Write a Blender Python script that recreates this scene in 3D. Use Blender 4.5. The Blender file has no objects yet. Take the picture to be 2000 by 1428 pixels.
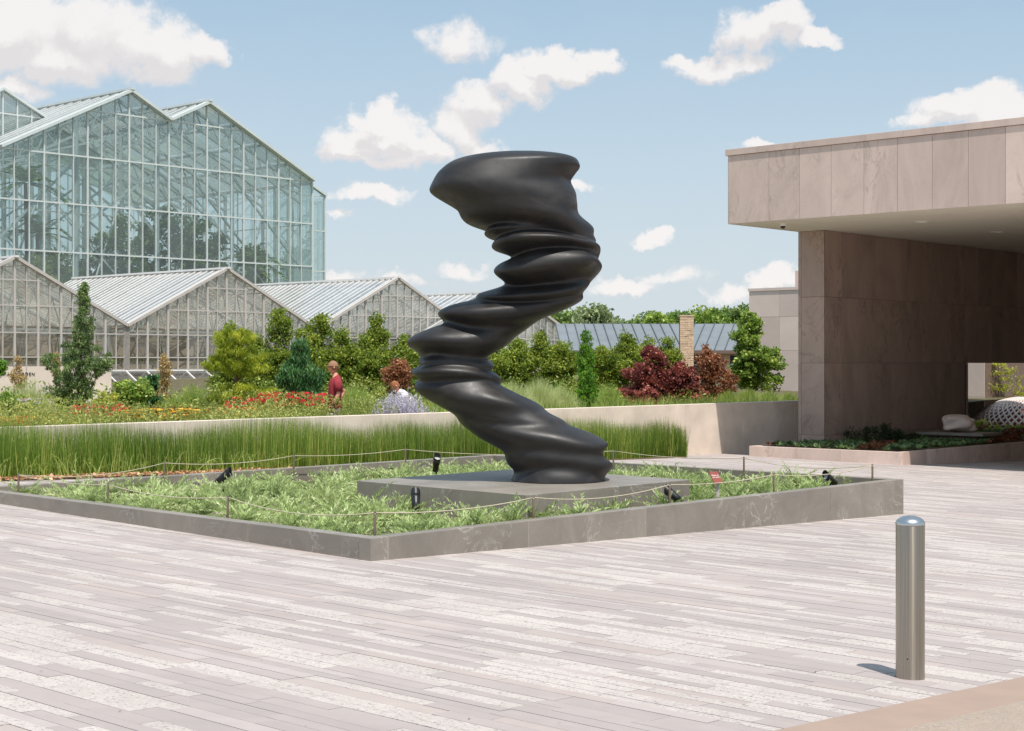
import bpy, math, random
import numpy as np
from mathutils import Vector, Matrix
R = math.radians
random.seed(7); rng = np.random.default_rng(7)
sc = bpy.context.scene
col = sc.collection

# ------------------------------------------------------------------ camera
CZ = 1.65; F = 3100.0; HV = 709.0
cd = bpy.data.cameras.new('camera'); cam = bpy.data.objects.new('camera', cd); col.objects.link(cam)
cam.location = (0, 0, CZ); cam.rotation_euler = (R(90), 0, 0)
cd.sensor_width = 36; cd.lens = F/2000*36; cd.shift_y = -(714-HV)/2000.0
cd.clip_start = 0.1; cd.clip_end = 3000
sc.camera = cam

# ------------------------------------------------------------------ sky and sun
SUN_DIR = Vector((0.36*math.cos(R(66)), -0.933*math.cos(R(66)), math.sin(R(66)))).normalized()
sun_el = math.asin(SUN_DIR.z); sun_az = math.atan2(SUN_DIR.x, SUN_DIR.y)
world = bpy.data.worlds.new('World'); sc.world = world; world.use_nodes = True
SKY_STRENGTH = 0.105
SUN_STRENGTH = 4.3
EXPOSURE = 0.14

class NT:
    """small helper for building node trees"""
    def __init__(s, tree): s.t = tree; s.n = tree.nodes; s.l = tree.links
    def add(s, typ, **kw):
        n = s.n.new(typ)
        for k, v in kw.items(): setattr(n, k, v)
        return n
    def put(s, sock, v):
        if isinstance(v, bpy.types.NodeSocket): s.l.new(v, sock)
        elif v is not None: sock.default_value = v
    def math(s, op, a, b=None, c=None, clamp=False):
        n = s.add('ShaderNodeMath', operation=op); n.use_clamp = clamp
        s.put(n.inputs[0], a)
        if b is not None: s.put(n.inputs[1], b)
        if c is not None: s.put(n.inputs[2], c)
        return n.outputs[0]
    def vmath(s, op, a, b=None):
        n = s.add('ShaderNodeVectorMath', operation=op); s.put(n.inputs[0], a)
        if b is not None: s.put(n.inputs[1], b)
        return n.outputs['Value'] if op in ('LENGTH', 'DISTANCE', 'DOT_PRODUCT') else n.outputs[0]
    def noise(s, vec, scale, detail=4, rough=.55, dist=0.0, out='Fac'):
        n = s.add('ShaderNodeTexNoise'); s.put(n.inputs['Vector'], vec)
        n.inputs['Scale'].default_value = scale; n.inputs['Detail'].default_value = detail
        n.inputs['Roughness'].default_value = rough; n.inputs['Distortion'].default_value = dist
        return n.outputs[out]
    def ramp(s, fac, stops, interp='LINEAR'):
        n = s.add('ShaderNodeValToRGB'); n.color_ramp.interpolation = interp
        e = n.color_ramp.elements
        while len(e) > 1: e.remove(e[-1])
        e[0].position = stops[0][0]; e[0].color = stops[0][1]
        for p, c in stops[1:]: q = e.new(p); q.color = c
        s.put(n.inputs[0], fac); return n.outputs[0]
    def mapr(s, v, a, b, c=0.0, d=1.0, smooth=False):
        n = s.add('ShaderNodeMapRange'); n.clamp = True
        if smooth: n.interpolation_type = 'SMOOTHSTEP'
        s.put(n.inputs[0], v)
        for i, x in enumerate((a, b, c, d)): s.put(n.inputs[i+1], x)
        return n.outputs[0]
    def mix(s, fac, a, b, blend='MIX'):
        n = s.add('ShaderNodeMix', data_type='RGBA', blend_type=blend)
        s.put(n.inputs[0], fac); s.put(n.inputs[6], a); s.put(n.inputs[7], b); return n.outputs[2]

def C(r, g, b): return (r, g, b, 1.0)
def S(r, g, b):   # 0-255 sRGB -> linear
    f = lambda x: ((x/255+.055)/1.055)**2.4 if x > 10 else x/255/12.92
    return (f(r), f(g), f(b), 1.0)

def build_world():
    nt = NT(world.node_tree); nt.n.clear()
    out = nt.add('ShaderNodeOutputWorld'); bg = nt.add('ShaderNodeBackground'); bg.inputs[1].default_value = SKY_STRENGTH
    nt.l.new(bg.outputs[0], out.inputs[0])
    sky = nt.add('ShaderNodeTexSky', sky_type='NISHITA'); sky.sun_disc = False
    sky.sun_elevation = sun_el; sky.sun_rotation = sun_az
    sky.air_density = 1.0; sky.dust_density = 1.6; sky.ozone_density = 1.0
    tc = nt.add('ShaderNodeTexCoord'); d = tc.outputs['Generated']
    sep = nt.add('ShaderNodeSeparateXYZ'); nt.put(sep.inputs[0], d)
    az = nt.math('ARCTAN2', sep.outputs[0], sep.outputs[1]); el = nt.math('ARCSINE', sep.outputs[2])
    # warped coordinates give the clouds their ragged edges
    comb = nt.add('ShaderNodeCombineXYZ'); nt.put(comb.inputs[0], az); nt.put(comb.inputs[1], el)
    wn = nt.add('ShaderNodeTexNoise'); nt.put(wn.inputs['Vector'], d); wn.inputs['Scale'].default_value = 26; wn.inputs['Detail'].default_value = 7
    wn.inputs['Roughness'].default_value = .58
    w = nt.vmath('SUBTRACT', wn.outputs['Color'], (.5, .5, .5)); w = nt.vmath('MULTIPLY', w, (.070, .046, 0))
    p = nt.vmath('ADD', comb.outputs[0], w)
    # cloud positions: azimuth / elevation in degrees, radii, weight
    def pix(u, v, ru, rv, k=1.0):
        return (math.atan((u-1000)/F), math.atan((HV-v)/F*math.cos(math.atan((u-1000)/F))), ru/F, rv/F, k)
    blobs = [pix(20, 60, 210, 95), pix(170, 60, 180, 105), pix(300, 95, 130, 85), pix(390, 100, 62, 50, .9), pix(120, 110, 190, 70), pix(290, 140, 90, 45, .75), pix(30, 175, 80, 36, .8),
             pix(700, 275, 85, 52), pix(770, 260, 85, 48), pix(745, 230, 55, 38), pix(820, 285, 60, 35, .8), pix(760, 305, 110, 26, .7),
             pix(905, 255, 70, 60, .9), pix(950, 200, 85, 62, .9), pix(1030, 150, 85, 60), pix(1110, 120, 85, 42), pix(1175, 105, 40, 32, .8), pix(930, 290, 90, 30, .7),
             pix(890, 75, 120, 42, .58), pix(725, 380, 80, 26, .95), pix(690, 385, 50, 18, .8),
             pix(1490, 60, 110, 55), pix(1550, 45, 60, 50), pix(1590, 80, 60, 25, .8), pix(1410, 125, 110, 35, .85), pix(1350, 120, 50, 22, .8),
             pix(1890, 210, 110, 48), pix(1960, 215, 90, 55), pix(1820, 238, 80, 25, .8), pix(1475, 282, 60, 18, .9), pix(1270, 463, 62, 18, .9),
             pix(1520, 548, 70, 32), pix(1440, 575, 90, 20, .7), pix(1210, 565, 90, 24, .75), pix(680, 540, 70, 22, .7), pix(900, 525, 70, 22, .6),
             pix(1110, 372, 60, 20, .7), pix(665, 432, 40, 16, .6), pix(1310, 545, 80, 22, .55), pix(430, 220, 40, 22, .6), pix(760, 560, 120, 18, .6),
             # clouds outside the picture, so that the sky goes on
             (.75, .22, .14, .05, 1), (1.0, .12, .2, .03, 1), (-.8, .2, .16, .05, 1), (-1.2, .35, .2, .07, 1), (1.6, .3, .2, .06, 1), (2.3, .25, .25, .05, 1),
             (3.0, .4, .2, .07, 1), (-2.2, .2, .25, .05, 1), (-2.9, .35, .2, .06, 1), (.3, .6, .16, .07, 1), (-.5, .7, .2, .08, 1)]
    grp = bpy.data.node_groups.new('cloud_field', 'ShaderNodeTree')
    grp.interface.new_socket('P', in_out='INPUT', socket_type='NodeSocketVector')
    grp.interface.new_socket('D', in_out='OUTPUT', socket_type='NodeSocketFloat')
    g = NT(grp); gi = g.add('NodeGroupInput'); go = g.add('NodeGroupOutput'); acc = None
    for (a, e, ra, re, k) in blobs:
        q = g.vmath('SUBTRACT', gi.outputs[0], (a, e, 0)); q = g.vmath('MULTIPLY', q, (1/ra, 1/re, 0))
        l = g.vmath('LENGTH', q); f = g.math('MULTIPLY_ADD', l, -k, k, clamp=True)
        acc = f if acc is None else g.math('MAXIMUM', acc, f)
    g.l.new(acc, go.inputs[0])
    def field(vec):
        n = nt.add('ShaderNodeGroup'); n.node_tree = grp; nt.put(n.inputs[0], vec); return n.outputs[0]
    f0 = field(p); f1 = field(nt.vmath('ADD', p, (.004, .011, 0)))
    n2 = nt.noise(d, 70, 8, .62)
    n3 = nt.noise(d, 18, 4, .5)
    dens = nt.math('ADD', f0, nt.math('MULTIPLY', nt.math('MULTIPLY', nt.math('SUBTRACT', n2, .47), 1.0), nt.mapr(f0, .0, .22, 0, 1, True)))
    mask = nt.mapr(dens, .0, .50, 0, 1, True)
    # lit tops against greyer bases
    shade = nt.math('SUBTRACT', f0, f1)
    shade = nt.math('ADD', nt.math('MULTIPLY', shade, 2.0), nt.math('MULTIPLY', nt.math('SUBTRACT', n2, .5), 1.0))
    lit = nt.mapr(shade, -.45, .55, 0, 1, True)
    ccol = nt.mix(lit, C(6.8, 6.5, 6.5), C(8.2, 7.9, 7.75))
    # thin high veil and paler sky towards the horizon
    veil = nt.math('MULTIPLY', nt.mapr(n3, .45, .8, 0, 1, True), .05)
    hor = nt.mapr(el, 0.0, .24, .62, .0)
    skyc = nt.mix(.55, sky.outputs[0], C(4.3, 6.1, 7.5))
    skyc = nt.mix(hor, skyc, C(7.0, 7.25, 7.5))
    skyc = nt.mix(veil, skyc, C(6.6, 6.5, 6.6))
    mask = nt.math('MULTIPLY', mask, .93)
    mask = nt.math('MULTIPLY', mask, nt.mapr(el, -.02, .02))
    fin = nt.mix(mask, skyc, ccol)
    nt.l.new(fin, bg.inputs[0])
build_world()
ld = bpy.data.lights.new('sun', 'SUN'); ld.energy = SUN_STRENGTH; ld.angle = R(0.53); ld.color = (1.0, .955, .89)
sun = bpy.data.objects.new('sun', ld); col.objects.link(sun); sun.location = (20, -30, 60)
sun.rotation_euler = SUN_DIR.to_track_quat('Z', 'Y').to_euler()
vs = sc.view_settings; vs.view_transform = 'Standard'; vs.look = 'None'; vs.exposure = EXPOSURE; vs.gamma = 1; vs.use_curve_mapping = False
sc.render.engine = 'CYCLES'
cy = sc.cycles; cy.max_bounces = 7; cy.diffuse_bounces = 4; cy.glossy_bounces = 3; cy.transmission_bounces = 4; cy.transparent_max_bounces = 24
cy.use_denoising = True; cy.sample_clamp_indirect = 6

# ------------------------------------------------------------------ helpers: objects
ORG = {}
def nz(x, y): return .101 - .0259*x - .0134*y          # the sloping paved plaza
def empty(name, loc, label=None, cat=None, group=None):
    o = bpy.data.objects.new(name, None); col.objects.link(o); o.location = loc; ORG[o.name] = Vector(loc)
    o.empty_display_size = .2; tag(o, label, cat, group); return o
def tag(o, label=None, cat=None, group=None, kind=None):
    if label: o['label'] = label
    if cat: o['category'] = cat
    if group: o['group'] = group
    if kind: o['kind'] = kind
    return o
def org(o):
    return ORG.get(o.name, Vector((0, 0, 0)))
def mk(name, verts, faces, mat, parent=None, smooth=False, tone=None, midx=None, origin=None, bevel=0):
    """link verts/faces (world coordinates) as ONE mesh object"""
    verts = np.asarray(verts, dtype=np.float32).reshape(-1, 3)
    if parent is not None: o0 = org(parent)
    elif origin is not None: o0 = Vector(origin)
    else: o0 = Vector((0, 0, 0))
    verts = verts - np.array(o0, dtype=np.float32)
    me = bpy.data.meshes.new(name)
    if isinstance(faces, np.ndarray):
        nf, k = faces.shape
        me.vertices.add(len(verts)); me.vertices.foreach_set('co', verts.ravel())
        me.loops.add(nf*k); me.loops.foreach_set('vertex_index', faces.astype(np.int32).ravel())
        me.polygons.add(nf); me.polygons.foreach_set('loop_start', np.arange(0, nf*k, k, dtype=np.int32))
        me.update(calc_edges=True)
    else:
        me.from_pydata([tuple(v) for v in verts], [], faces); me.update()
    for m in (mat if isinstance(mat, (list, tuple)) else [mat]): me.materials.append(m)
    if midx is not None: me.polygons.foreach_set('material_index', np.asarray(midx, dtype=np.int32))
    if smooth: me.polygons.foreach_set('use_smooth', np.ones(len(me.polygons), dtype=bool))
    if tone is not None:
        at = me.attributes.new('tone', 'FLOAT', 'FACE'); at.data.foreach_set('value', np.asarray(tone, dtype=np.float32))
    o = bpy.data.objects.new(name, me); col.objects.link(o)
    if parent is not None: o.parent = parent; ORG[o.name] = o0
    else: o.location = o0; ORG[o.name] = o0
    if bevel:
        b = o.modifiers.new('bevel', 'BEVEL'); b.width = bevel; b.segments = 2; b.limit_method = 'ANGLE'
    return o

class Fr:
    """a frame on the ground: origin and two horizontal axes"""
    def __init__(s, o, ex):
        s.o = np.array([o[0], o[1]], float); s.ex = np.array(ex, float)/np.hypot(*ex); s.ey = np.array([-s.ex[1], s.ex[0]])
    def p(s, x, y, z=0.0):
        q = s.o + s.ex*x + s.ey*y; return (q[0], q[1], z)
def hexa(c):   # 8 corners: bottom 0-3 anticlockwise, top 4-7
    return list(c), [(3, 2, 1, 0), (4, 5, 6, 7), (0, 1, 5, 4), (1, 2, 6, 5), (2, 3, 7, 6), (3, 0, 4, 7)]
WF = Fr((0, 0), (1, 0))
def boxv(fr, x0, x1, y0, y1, z0, z1):
    if x0 > x1: x0, x1 = x1, x0
    if y0 > y1: y0, y1 = y1, y0
    c = [fr.p(x0, y0, z0), fr.p(x1, y0, z0), fr.p(x1, y1, z0), fr.p(x0, y1, z0), fr.p(x0, y0, z1), fr.p(x1, y0, z1), fr.p(x1, y1, z1), fr.p(x0, y1, z1)]
    return hexa(c)
def box(name, fr, x0, x1, y0, y1, z0, z1, mat, parent=None, **k):
    v, f = boxv(fr, x0, x1, y0, y1, z0, z1); return mk(name, v, f, mat, parent, **k)
class MB:
    def __init__(s): s.v = []; s.f = []; s.t = []; s.m = []
    def add(s, v, f, tone=.5, m=0):
        o = len(s.v); s.v += [tuple(x) for x in v]; s.f += [tuple(i+o for i in q) for q in f]; s.t += [tone]*len(f); s.m += [m]*len(f)
    def box(s, fr, *a, **k): s.add(*boxv(fr, *a), **k)
    def bar(s, a, b, w, h=None, **k):
        """a square bar from a to b"""
        h = h or w; a = Vector(a); b = Vector(b); d = (b-a).normalized()
        up = Vector((0, 0, 1)) if abs(d.z) < .95 else Vector((0, 1, 0))
        x = d.cross(up).normalized()*w/2; y = x.cross(d).normalized()*h/2
        s.add(*hexa([a-x-y, a+x-y, b+x-y, b-x-y, a-x+y, a+x+y, b+x+y, b-x+y]), **k)
    def tube(s, pts, rad, n=8, cap=True, **k):
        v, f = tubev(pts, rad, n, cap); s.add(v, f, **k)
    def build(s, name, mat, parent=None, **k):
        return mk(name, s.v, s.f, mat, parent, tone=s.t, midx=s.m if isinstance(mat, (list, tuple)) else None, **k)
def tubev(pts, rad, n=8, cap=True):
    pts = [Vector(p) for p in pts]; m = len(pts)
    rad = [rad]*m if not hasattr(rad, '__len__') else rad
    v = []; f = []; pu = None
    for i, p in enumerate(pts):
        d = (pts[min(i+1, m-1)]-pts[max(i-1, 0)]).normalized()
        if pu is None: pu = d.orthogonal().normalized()
        u = (pu - d*pu.dot(d)).normalized(); pu = u; w = d.cross(u)
        for k in range(n):
            a = 2*math.pi*k/n; v.append(p+(u*math.cos(a)+w*math.sin(a))*rad[i])
    for i in range(m-1):
        for k in range(n): f.append((i*n+k, i*n+(k+1) % n, (i+1)*n+(k+1) % n, (i+1)*n+k))
    if cap: f.append(tuple(range(n-1, -1, -1))); f.append(tuple((m-1)*n+k for k in range(n)))
    return v, f
def lathe(prof, c, n=48):
    v = []; f = []
    for r, z in prof:
        for k in range(n): a = 2*math.pi*k/n; v.append((c[0]+r*math.cos(a), c[1]+r*math.sin(a), c[2]+z))
    for i in range(len(prof)-1):
        for k in range(n): f.append((i*n+k, i*n+(k+1) % n, (i+1)*n+(k+1) % n, (i+1)*n+k))
    f.append(tuple((len(prof)-1)*n+k for k in range(n))); return v, f

# ------------------------------------------------------------------ materials
def newmat(name):
    m = bpy.data.materials.new(name); m.use_nodes = True; nt = NT(m.node_tree)
    p = nt.n['Principled BSDF']; return m, nt, p
def objco(nt): return nt.add('ShaderNodeNewGeometry').outputs['Position']
def bump(nt, p, h, strength=.3, dist=.01):
    b = nt.add('ShaderNodeBump'); b.inputs['Strength'].default_value = strength; b.inputs['Distance'].default_value = dist
    nt.put(b.inputs['Height'], h); nt.l.new(b.outputs[0], p.inputs['Normal'])
def plain(name, c, rough=.6, metal=0.0, var=.12, scale=6, spec=.5):
    m, nt, p = newmat(name); P = objco(nt)
    n = nt.noise(P, scale, 5)
    f = nt.mapr(n, .3, .7, 1-var, 1+var)
    cc = nt.vmath('MULTIPLY', (c[0], c[1], c[2]), None) if False else None
    mul = nt.add('ShaderNodeVectorMath', operation='SCALE'); mul.inputs[0].default_value = c[:3]; nt.put(mul.inputs['Scale'], f)
    nt.l.new(mul.outputs[0], p.inputs['Base Color']); p.inputs['Roughness'].default_value = rough; p.inputs['Metallic'].default_value = metal
    p.inputs['Specular IOR Level'].default_value = spec
    return m
def granite(name, c, vein, vs_=1.6, vamt=.6, rough=.55, var=.16, warp=1.2, thin=.03, swirl=None):
    """stone with drifting veins and a fine grain"""
    m, nt, p = newmat(name); P = objco(nt)
    oi = nt.add('ShaderNodeObjectInfo').outputs['Random']
    off = nt.add('ShaderNodeCombineXYZ'); 
    for i in range(3): nt.put(off.inputs[i], nt.math('MULTIPLY', oi, 37.0+i*11))
    Q = nt.vmath('ADD', P, off.outputs[0])
    if swirl: Q2 = nt.vmath('MULTIPLY', Q, swirl)
    else: Q2 = Q
    a = nt.noise(Q2, vs_, 5, .6, warp)
    line = nt.math('ABSOLUTE', nt.math('SUBTRACT', a, .5)); line = nt.mapr(line, 0, thin, 1, 0, True)
    gate = nt.mapr(nt.noise(Q2, vs_*.8, 3), .45, .62, 0, 1, True)
    line = nt.math('MULTIPLY', nt.math('MULTIPLY', line, gate), vamt)
    big = nt.mapr(nt.noise(Q2, vs_*.7, 6, .65, 1.5), .3, .7, 1-var, 1+var)
    fine = nt.mapr(nt.noise(Q, 60, 3, .7), .3, .7, .93, 1.07)
    tone = nt.mapr(oi, 0, 1, .90, 1.07)
    k = nt.math('MULTIPLY', nt.math('MULTIPLY', big, fine), tone)
    sc_ = nt.add('ShaderNodeVectorMath', operation='SCALE'); sc_.inputs[0].default_value = c[:3]; nt.put(sc_.inputs['Scale'], k)
    nt.l.new(nt.mix(line, sc_.outputs[0], vein), p.inputs['Base Color'])
    p.inputs['Roughness'].default_value = rough
    bump(nt, p, nt.noise(Q, 45, 4, .7), .12, .01)
    return m
def leafmat(name, dark, light, trans=.35, rough=.45, mid=None):
    m = bpy.data.materials.new(name); m.use_nodes = True; nt = NT(m.node_tree); nt.n.clear()
    out = nt.add('ShaderNodeOutputMaterial')
    at = nt.add('ShaderNodeAttribute'); at.attribute_name = 'tone'
    stops = [(0, dark), (1, light)] if mid is None else [(0, dark), (.5, mid), (1, light)]
    c = nt.ramp(at.outputs['Fac'], stops)
    d = nt.add('ShaderNodeBsdfPrincipled'); nt.put(d.inputs['Base Color'], c); d.inputs['Roughness'].default_value = rough
    d.inputs['Specular IOR Level'].default_value = .35
    t = nt.add('ShaderNodeBsdfTranslucent'); nt.put(t.inputs[0], nt.mix(.5, c, C(*(x*1.3 for x in light[:3]))))
    mx = nt.add('ShaderNodeMixShader'); mx.inputs[0].default_value = trans
    nt.l.new(d.outputs[0], mx.inputs[1]); nt.l.new(t.outputs[0], mx.inputs[2]); nt.l.new(mx.outputs[0], out.inputs[0]); return m
def glassmat(name, tint, refl=.10, haze=.1, hazec=(.8, .85, .85, 1), rough=.02):
    """a thin pane: tinted see-through, mirror sheen growing at grazing angles, a film of dust"""
    m = bpy.data.materials.new(name); m.use_nodes = True; nt = NT(m.node_tree); nt.n.clear()
    out = nt.add('ShaderNodeOutputMaterial')
    tr = nt.add('ShaderNodeBsdfTransparent'); tr.inputs[0].default_value = tint
    gl = nt.add('ShaderNodeBsdfGlossy'); gl.inputs[0].default_value = (1, 1, 1, 1); gl.inputs['Roughness'].default_value = rough
    df = nt.add('ShaderNodeBsdfDiffuse'); df.inputs[0].default_value = hazec
    lw = nt.add('ShaderNodeLayerWeight'); lw.inputs[0].default_value = .25
    f = nt.mapr(lw.outputs['Fresnel'], 0, 1, refl, .34)
    oi = nt.add('ShaderNodeObjectInfo').outputs['Random']
    hz = nt.math('MULTIPLY', nt.mapr(nt.math('FRACT', nt.math('MULTIPLY', oi, 7.31)), 0, 1, .5, 1.6), haze)
    m1 = nt.add('ShaderNodeMixShader'); nt.put(m1.inputs[0], hz); nt.l.new(tr.outputs[0], m1.inputs[1]); nt.l.new(df.outputs[0], m1.inputs[2])
    m2 = nt.add('ShaderNodeMixShader'); nt.put(m2.inputs[0], f); nt.l.new(m1.outputs[0], m2.inputs[1]); nt.l.new(gl.outputs[0], m2.inputs[2])
    nt.l.new(m2.outputs[0], out.inputs[0]); return m

M = {}
M['kerbstone'] = granite('grey_brown_granite', S(138, 130, 120), S(192, 185, 176), 1.5, .6, .5, .18, 2.4, .018)
M['mortar'] = plain('pale_mortar', S(205, 192, 178), .9, 0, .08, 20)
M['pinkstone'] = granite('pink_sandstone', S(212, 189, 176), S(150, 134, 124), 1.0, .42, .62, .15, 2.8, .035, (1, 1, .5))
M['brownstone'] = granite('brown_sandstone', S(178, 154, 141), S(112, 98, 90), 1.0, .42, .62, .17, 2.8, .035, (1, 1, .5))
M['recess'] = plain('dark_core_stone', S(120, 100, 88), .9)  # dark stone of the cores that show in the joints
M['palestone'] = granite('pale_stone', S(222, 203, 192), S(196, 178, 166), .6, .3, .7, .07, 1.5, .02)
M['concrete'] = plain('cream_concrete', S(224, 208, 192), .85, 0, .13, 1.6)
M['soffit'] = plain('cream_plaster_soffit', S(240, 234, 218), .85, 0, .03, 2)
M['soil'] = plain('dark_mulch', S(112, 92, 66), .95, 0, .4, 20)
M['garden_soil'] = plain('garden_earth', S(92, 84, 58), .95, 0, .35, 5)
M['lawn'] = plain('lawn_green', S(98, 116, 60), .95, 0, .2, 3)
M['white_frame'] = plain('white_aluminium', S(232, 228, 224), .4, 0, .04, 3)
M['green_white_frame'] = plain('pale_grey_green_frame', S(206, 210, 207), .4, 0, .05, 3)
M['grey_frame'] = plain('weathered_aluminium', S(196, 188, 180), .5, 0, .07, 3)
M['steel_truss'] = plain('galvanised_steel', S(190, 198, 198), .5, 0, .08, 3)
M['glass'] = glassmat('green_tinted_glass', C(.895, .935, .925), .05, .045, C(.54, .64, .62))
M['roofglass'] = glassmat('milky_roof_glass', C(.92, .93, .92), .05, .22, C(.64, .62, .61), .12)
M['oldglass'] = glassmat('dusty_greenhouse_glass', C(.95, .94, .91), .04, .055, C(.74, .70, .63), .06)
M['dark_metal'] = plain('black_powder_coat', C(.012, .012, .013), .4, 0, .1, 10)
M['lens'] = plain('lamp_lens', C(.5, .5, .48), .1, 0, .05)
M['rope'] = plain('pale_rope', S(196, 184, 160), .9, 0, .1, 30)
M['post'] = plain('dull_steel_post', S(150, 132, 116), .45, .7, .1, 10)
M['bark'] = plain('bark', S(104, 82, 64), .9, 0, .3, 14)
M['plaque'] = plain('red_brown_plaque', S(140, 70, 58), .5)
M['white'] = plain('white_paint', S(240, 238, 232), .6)
M['black_letter'] = plain('black_letters', C(.01, .01, .01), .5)
M['terra'] = plain('terracotta', S(150, 84, 66), .8)

def mat_bronze():
    m, nt, p = newmat('dark_bronze'); P = objco(nt)
    n = nt.noise(nt.vmath('MULTIPLY', P, (1, 1, 2.2)), 2.0, 8, .68, .9)
    nt.put(p.inputs['Base Color'], nt.ramp(n, [(.3, C(.010, .009, .009)), (.55, C(.020, .017, .016)), (.75, C(.044, .037, .030))]))
    nt.put(p.inputs['Roughness'], nt.mapr(nt.noise(P, 5, 8, .7), .3, .7, .38, .60)); p.inputs['Specular IOR Level'].default_value = .5
    bump(nt, p, nt.noise(P, 60, 3), .05, .005); return m
M['bronze'] = mat_bronze()
def mat_paver(name, c, agg=0.0):
    m, nt, p = newmat(name); P = objco(nt)
    big = nt.mapr(nt.noise(P, .45, 6, .65), .3, .7, .90, 1.06)
    med = nt.mapr(nt.noise(P, 4, 6, .7), .3, .7, .95, 1.05)
    k = nt.math('MULTIPLY', big, med)
    s = nt.add('ShaderNodeVectorMath', operation='SCALE'); s.inputs[0].default_value = c[:3]; nt.put(s.inputs['Scale'], k)
    if agg:
        vo = nt.add('ShaderNodeTexVoronoi'); nt.put(vo.inputs['Vector'], P); vo.inputs['Scale'].default_value = 80
        cell = nt.add('ShaderNodeSeparateColor'); nt.l.new(vo.outputs['Color'], cell.inputs[0])
        peb = nt.ramp(cell.outputs[0], [(0, C(.26, .24, .23)), (.04, C(.36, .33, .31)), (.09, C(*c[:3])), (.7, C(*(min(.8, x*1.10) for x in c[:3]))), (1, C(*(min(.8, x*1.2) for x in c[:3])))])
        edge = nt.mapr(vo.outputs['Distance'], .45, .95, 0, .4, True)
        gate = nt.mapr(nt.noise(P, 1.1, 3), .42, .62, .35, 1, True)
        cc = nt.mix(nt.math('MULTIPLY', edge, gate), peb, C(*(x*.45 for x in c[:3])))
        kk = nt.add('ShaderNodeCombineXYZ')
        for i_ in range(3): nt.put(kk.inputs[i_], k)
        cc = nt.mix(1.0, cc, kk.outputs[0], 'MULTIPLY')
        nt.l.new(cc, p.inputs['Base Color']); bump(nt, p, nt.math('SUBTRACT', 1.0, vo.outputs['Distance']), .45, .008)
    else:
        nt.l.new(s.outputs[0], p.inputs['Base Color']); bump(nt, p, nt.noise(P, 220, 2), .15, .002)
    p.inputs['Roughness'].default_value = .9; p.inputs['Specular IOR Level'].default_value = .3
    return m
g0 = S(170, 159, 155)
def tint(c, k): return C(*(x*k for x in c[:3]))
PAV = [mat_paver('paver_grey', g0), mat_paver('paver_grey_warm', tint(S(173, 160, 154), 1.03)), mat_paver('paver_grey_dark', tint(g0, .965)), mat_paver('paver_grey_light', tint(S(174, 163, 159), 1.06)),
       mat_paver('exposed_aggregate', S(182, 172, 166), 1), mat_paver('exposed_aggregate_pale', S(187, 177, 171), 1)]
M['joint'] = plain('sandy_joint', S(160, 146, 136), .95, 0, .15, 15)
M['kerb'] = plain('buff_concrete', S(160, 138, 124), .85, 0, .06, 4)
M['road'] = mat_paver('buff_exposed_aggregate', S(160, 144, 130), 1)
def mat_steel():
    m, nt, p = newmat('brushed_stainless'); P = objco(nt)
    q = nt.vmath('MULTIPLY', P, (200, 200, 1)); n = nt.noise(q, 1.6, 3, .6)
    nt.put(p.inputs['Base Color'], nt.ramp(n, [(.3, C(.30, .265, .22)), (.7, C(.47, .42, .355))])); p.inputs['Metallic'].default_value = 1
    nt.put(p.inputs['Roughness'], nt.mapr(n, .3, .7, .26, .34)); p.inputs['Anisotropic'].default_value = .88; p.inputs['Anisotropic Rotation'].default_value = .25
    tg = nt.add('ShaderNodeTangent'); tg.direction_type = 'RADIAL'; tg.axis = 'Z'; nt.l.new(tg.outputs[0], p.inputs['Tangent'])
    return m
M['steel'] = mat_steel()
M['steel_cap'] = plain('polished_cap', C(.6, .6, .6), .28, 1, .04, 20)

# leaves
L = {}
L['juniper'] = leafmat('juniper_spray', S(70, 94, 36), S(222, 230, 172), .25, mid=S(160, 180, 112))
L['reed'] = leafmat('reed_green', S(52, 80, 22), S(196, 198, 110), .35, mid=S(102, 140, 42))
L['hornbeam'] = leafmat('hornbeam_leaf', S(54, 78, 26), S(186, 194, 84), .38, mid=S(114, 138, 48))
L['spruce'] = leafmat('blue_green_conifer', S(50, 74, 42), S(172, 188, 118), .2, mid=S(98, 124, 70))
L['pine'] = leafmat('yellow_green_needles', S(96, 120, 28), S(214, 214, 70), .3, mid=S(134, 152, 40))
L['cypress'] = leafmat('deep_green_conifer', S(34, 76, 38), S(122, 160, 96), .2, mid=S(66, 112, 60))
L['arbor'] = leafmat('arborvitae', S(50, 90, 20), S(140, 182, 56), .25, mid=S(88, 136, 34))
L['smoke'] = leafmat('purple_smoke_leaf', S(52, 28, 32), S(214, 132, 112), .3, mid=S(118, 56, 54))
L['smoke2'] = leafmat('bronze_leaf', S(90, 52, 38), S(206, 150, 108), .3, mid=S(144, 92, 64))
L['maple'] = leafmat('fresh_tree_leaf', S(56, 86, 24), S(196, 208, 110), .35, mid=S(112, 146, 52))
L['grass'] = leafmat('pale_grass_blade', S(140, 160, 82), S(232, 230, 182), .4, mid=S(188, 200, 130))
L['grass2'] = leafmat('green_grass_blade', S(110, 140, 56), S(208, 214, 130), .4, mid=S(156, 180, 84))
L['herb'] = leafmat('herb_leaf', S(96, 114, 44), S(214, 212, 128), .35, mid=S(154, 166, 80))
L['tan'] = leafmat('tan_seedhead', S(150, 118, 78), S(212, 190, 134), .3)
L['red'] = leafmat('red_petal', S(190, 24, 44), S(240, 60, 84), .25)
L['yellow'] = leafmat('yellow_petal', S(230, 170, 40), S(252, 214, 96), .25)
L['orange'] = leafmat('orange_petal', S(222, 120, 44), S(250, 190, 80), .25)
L['sage'] = leafmat('pale_violet_spike', S(160, 152, 164), S(226, 218, 230), .3)
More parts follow.
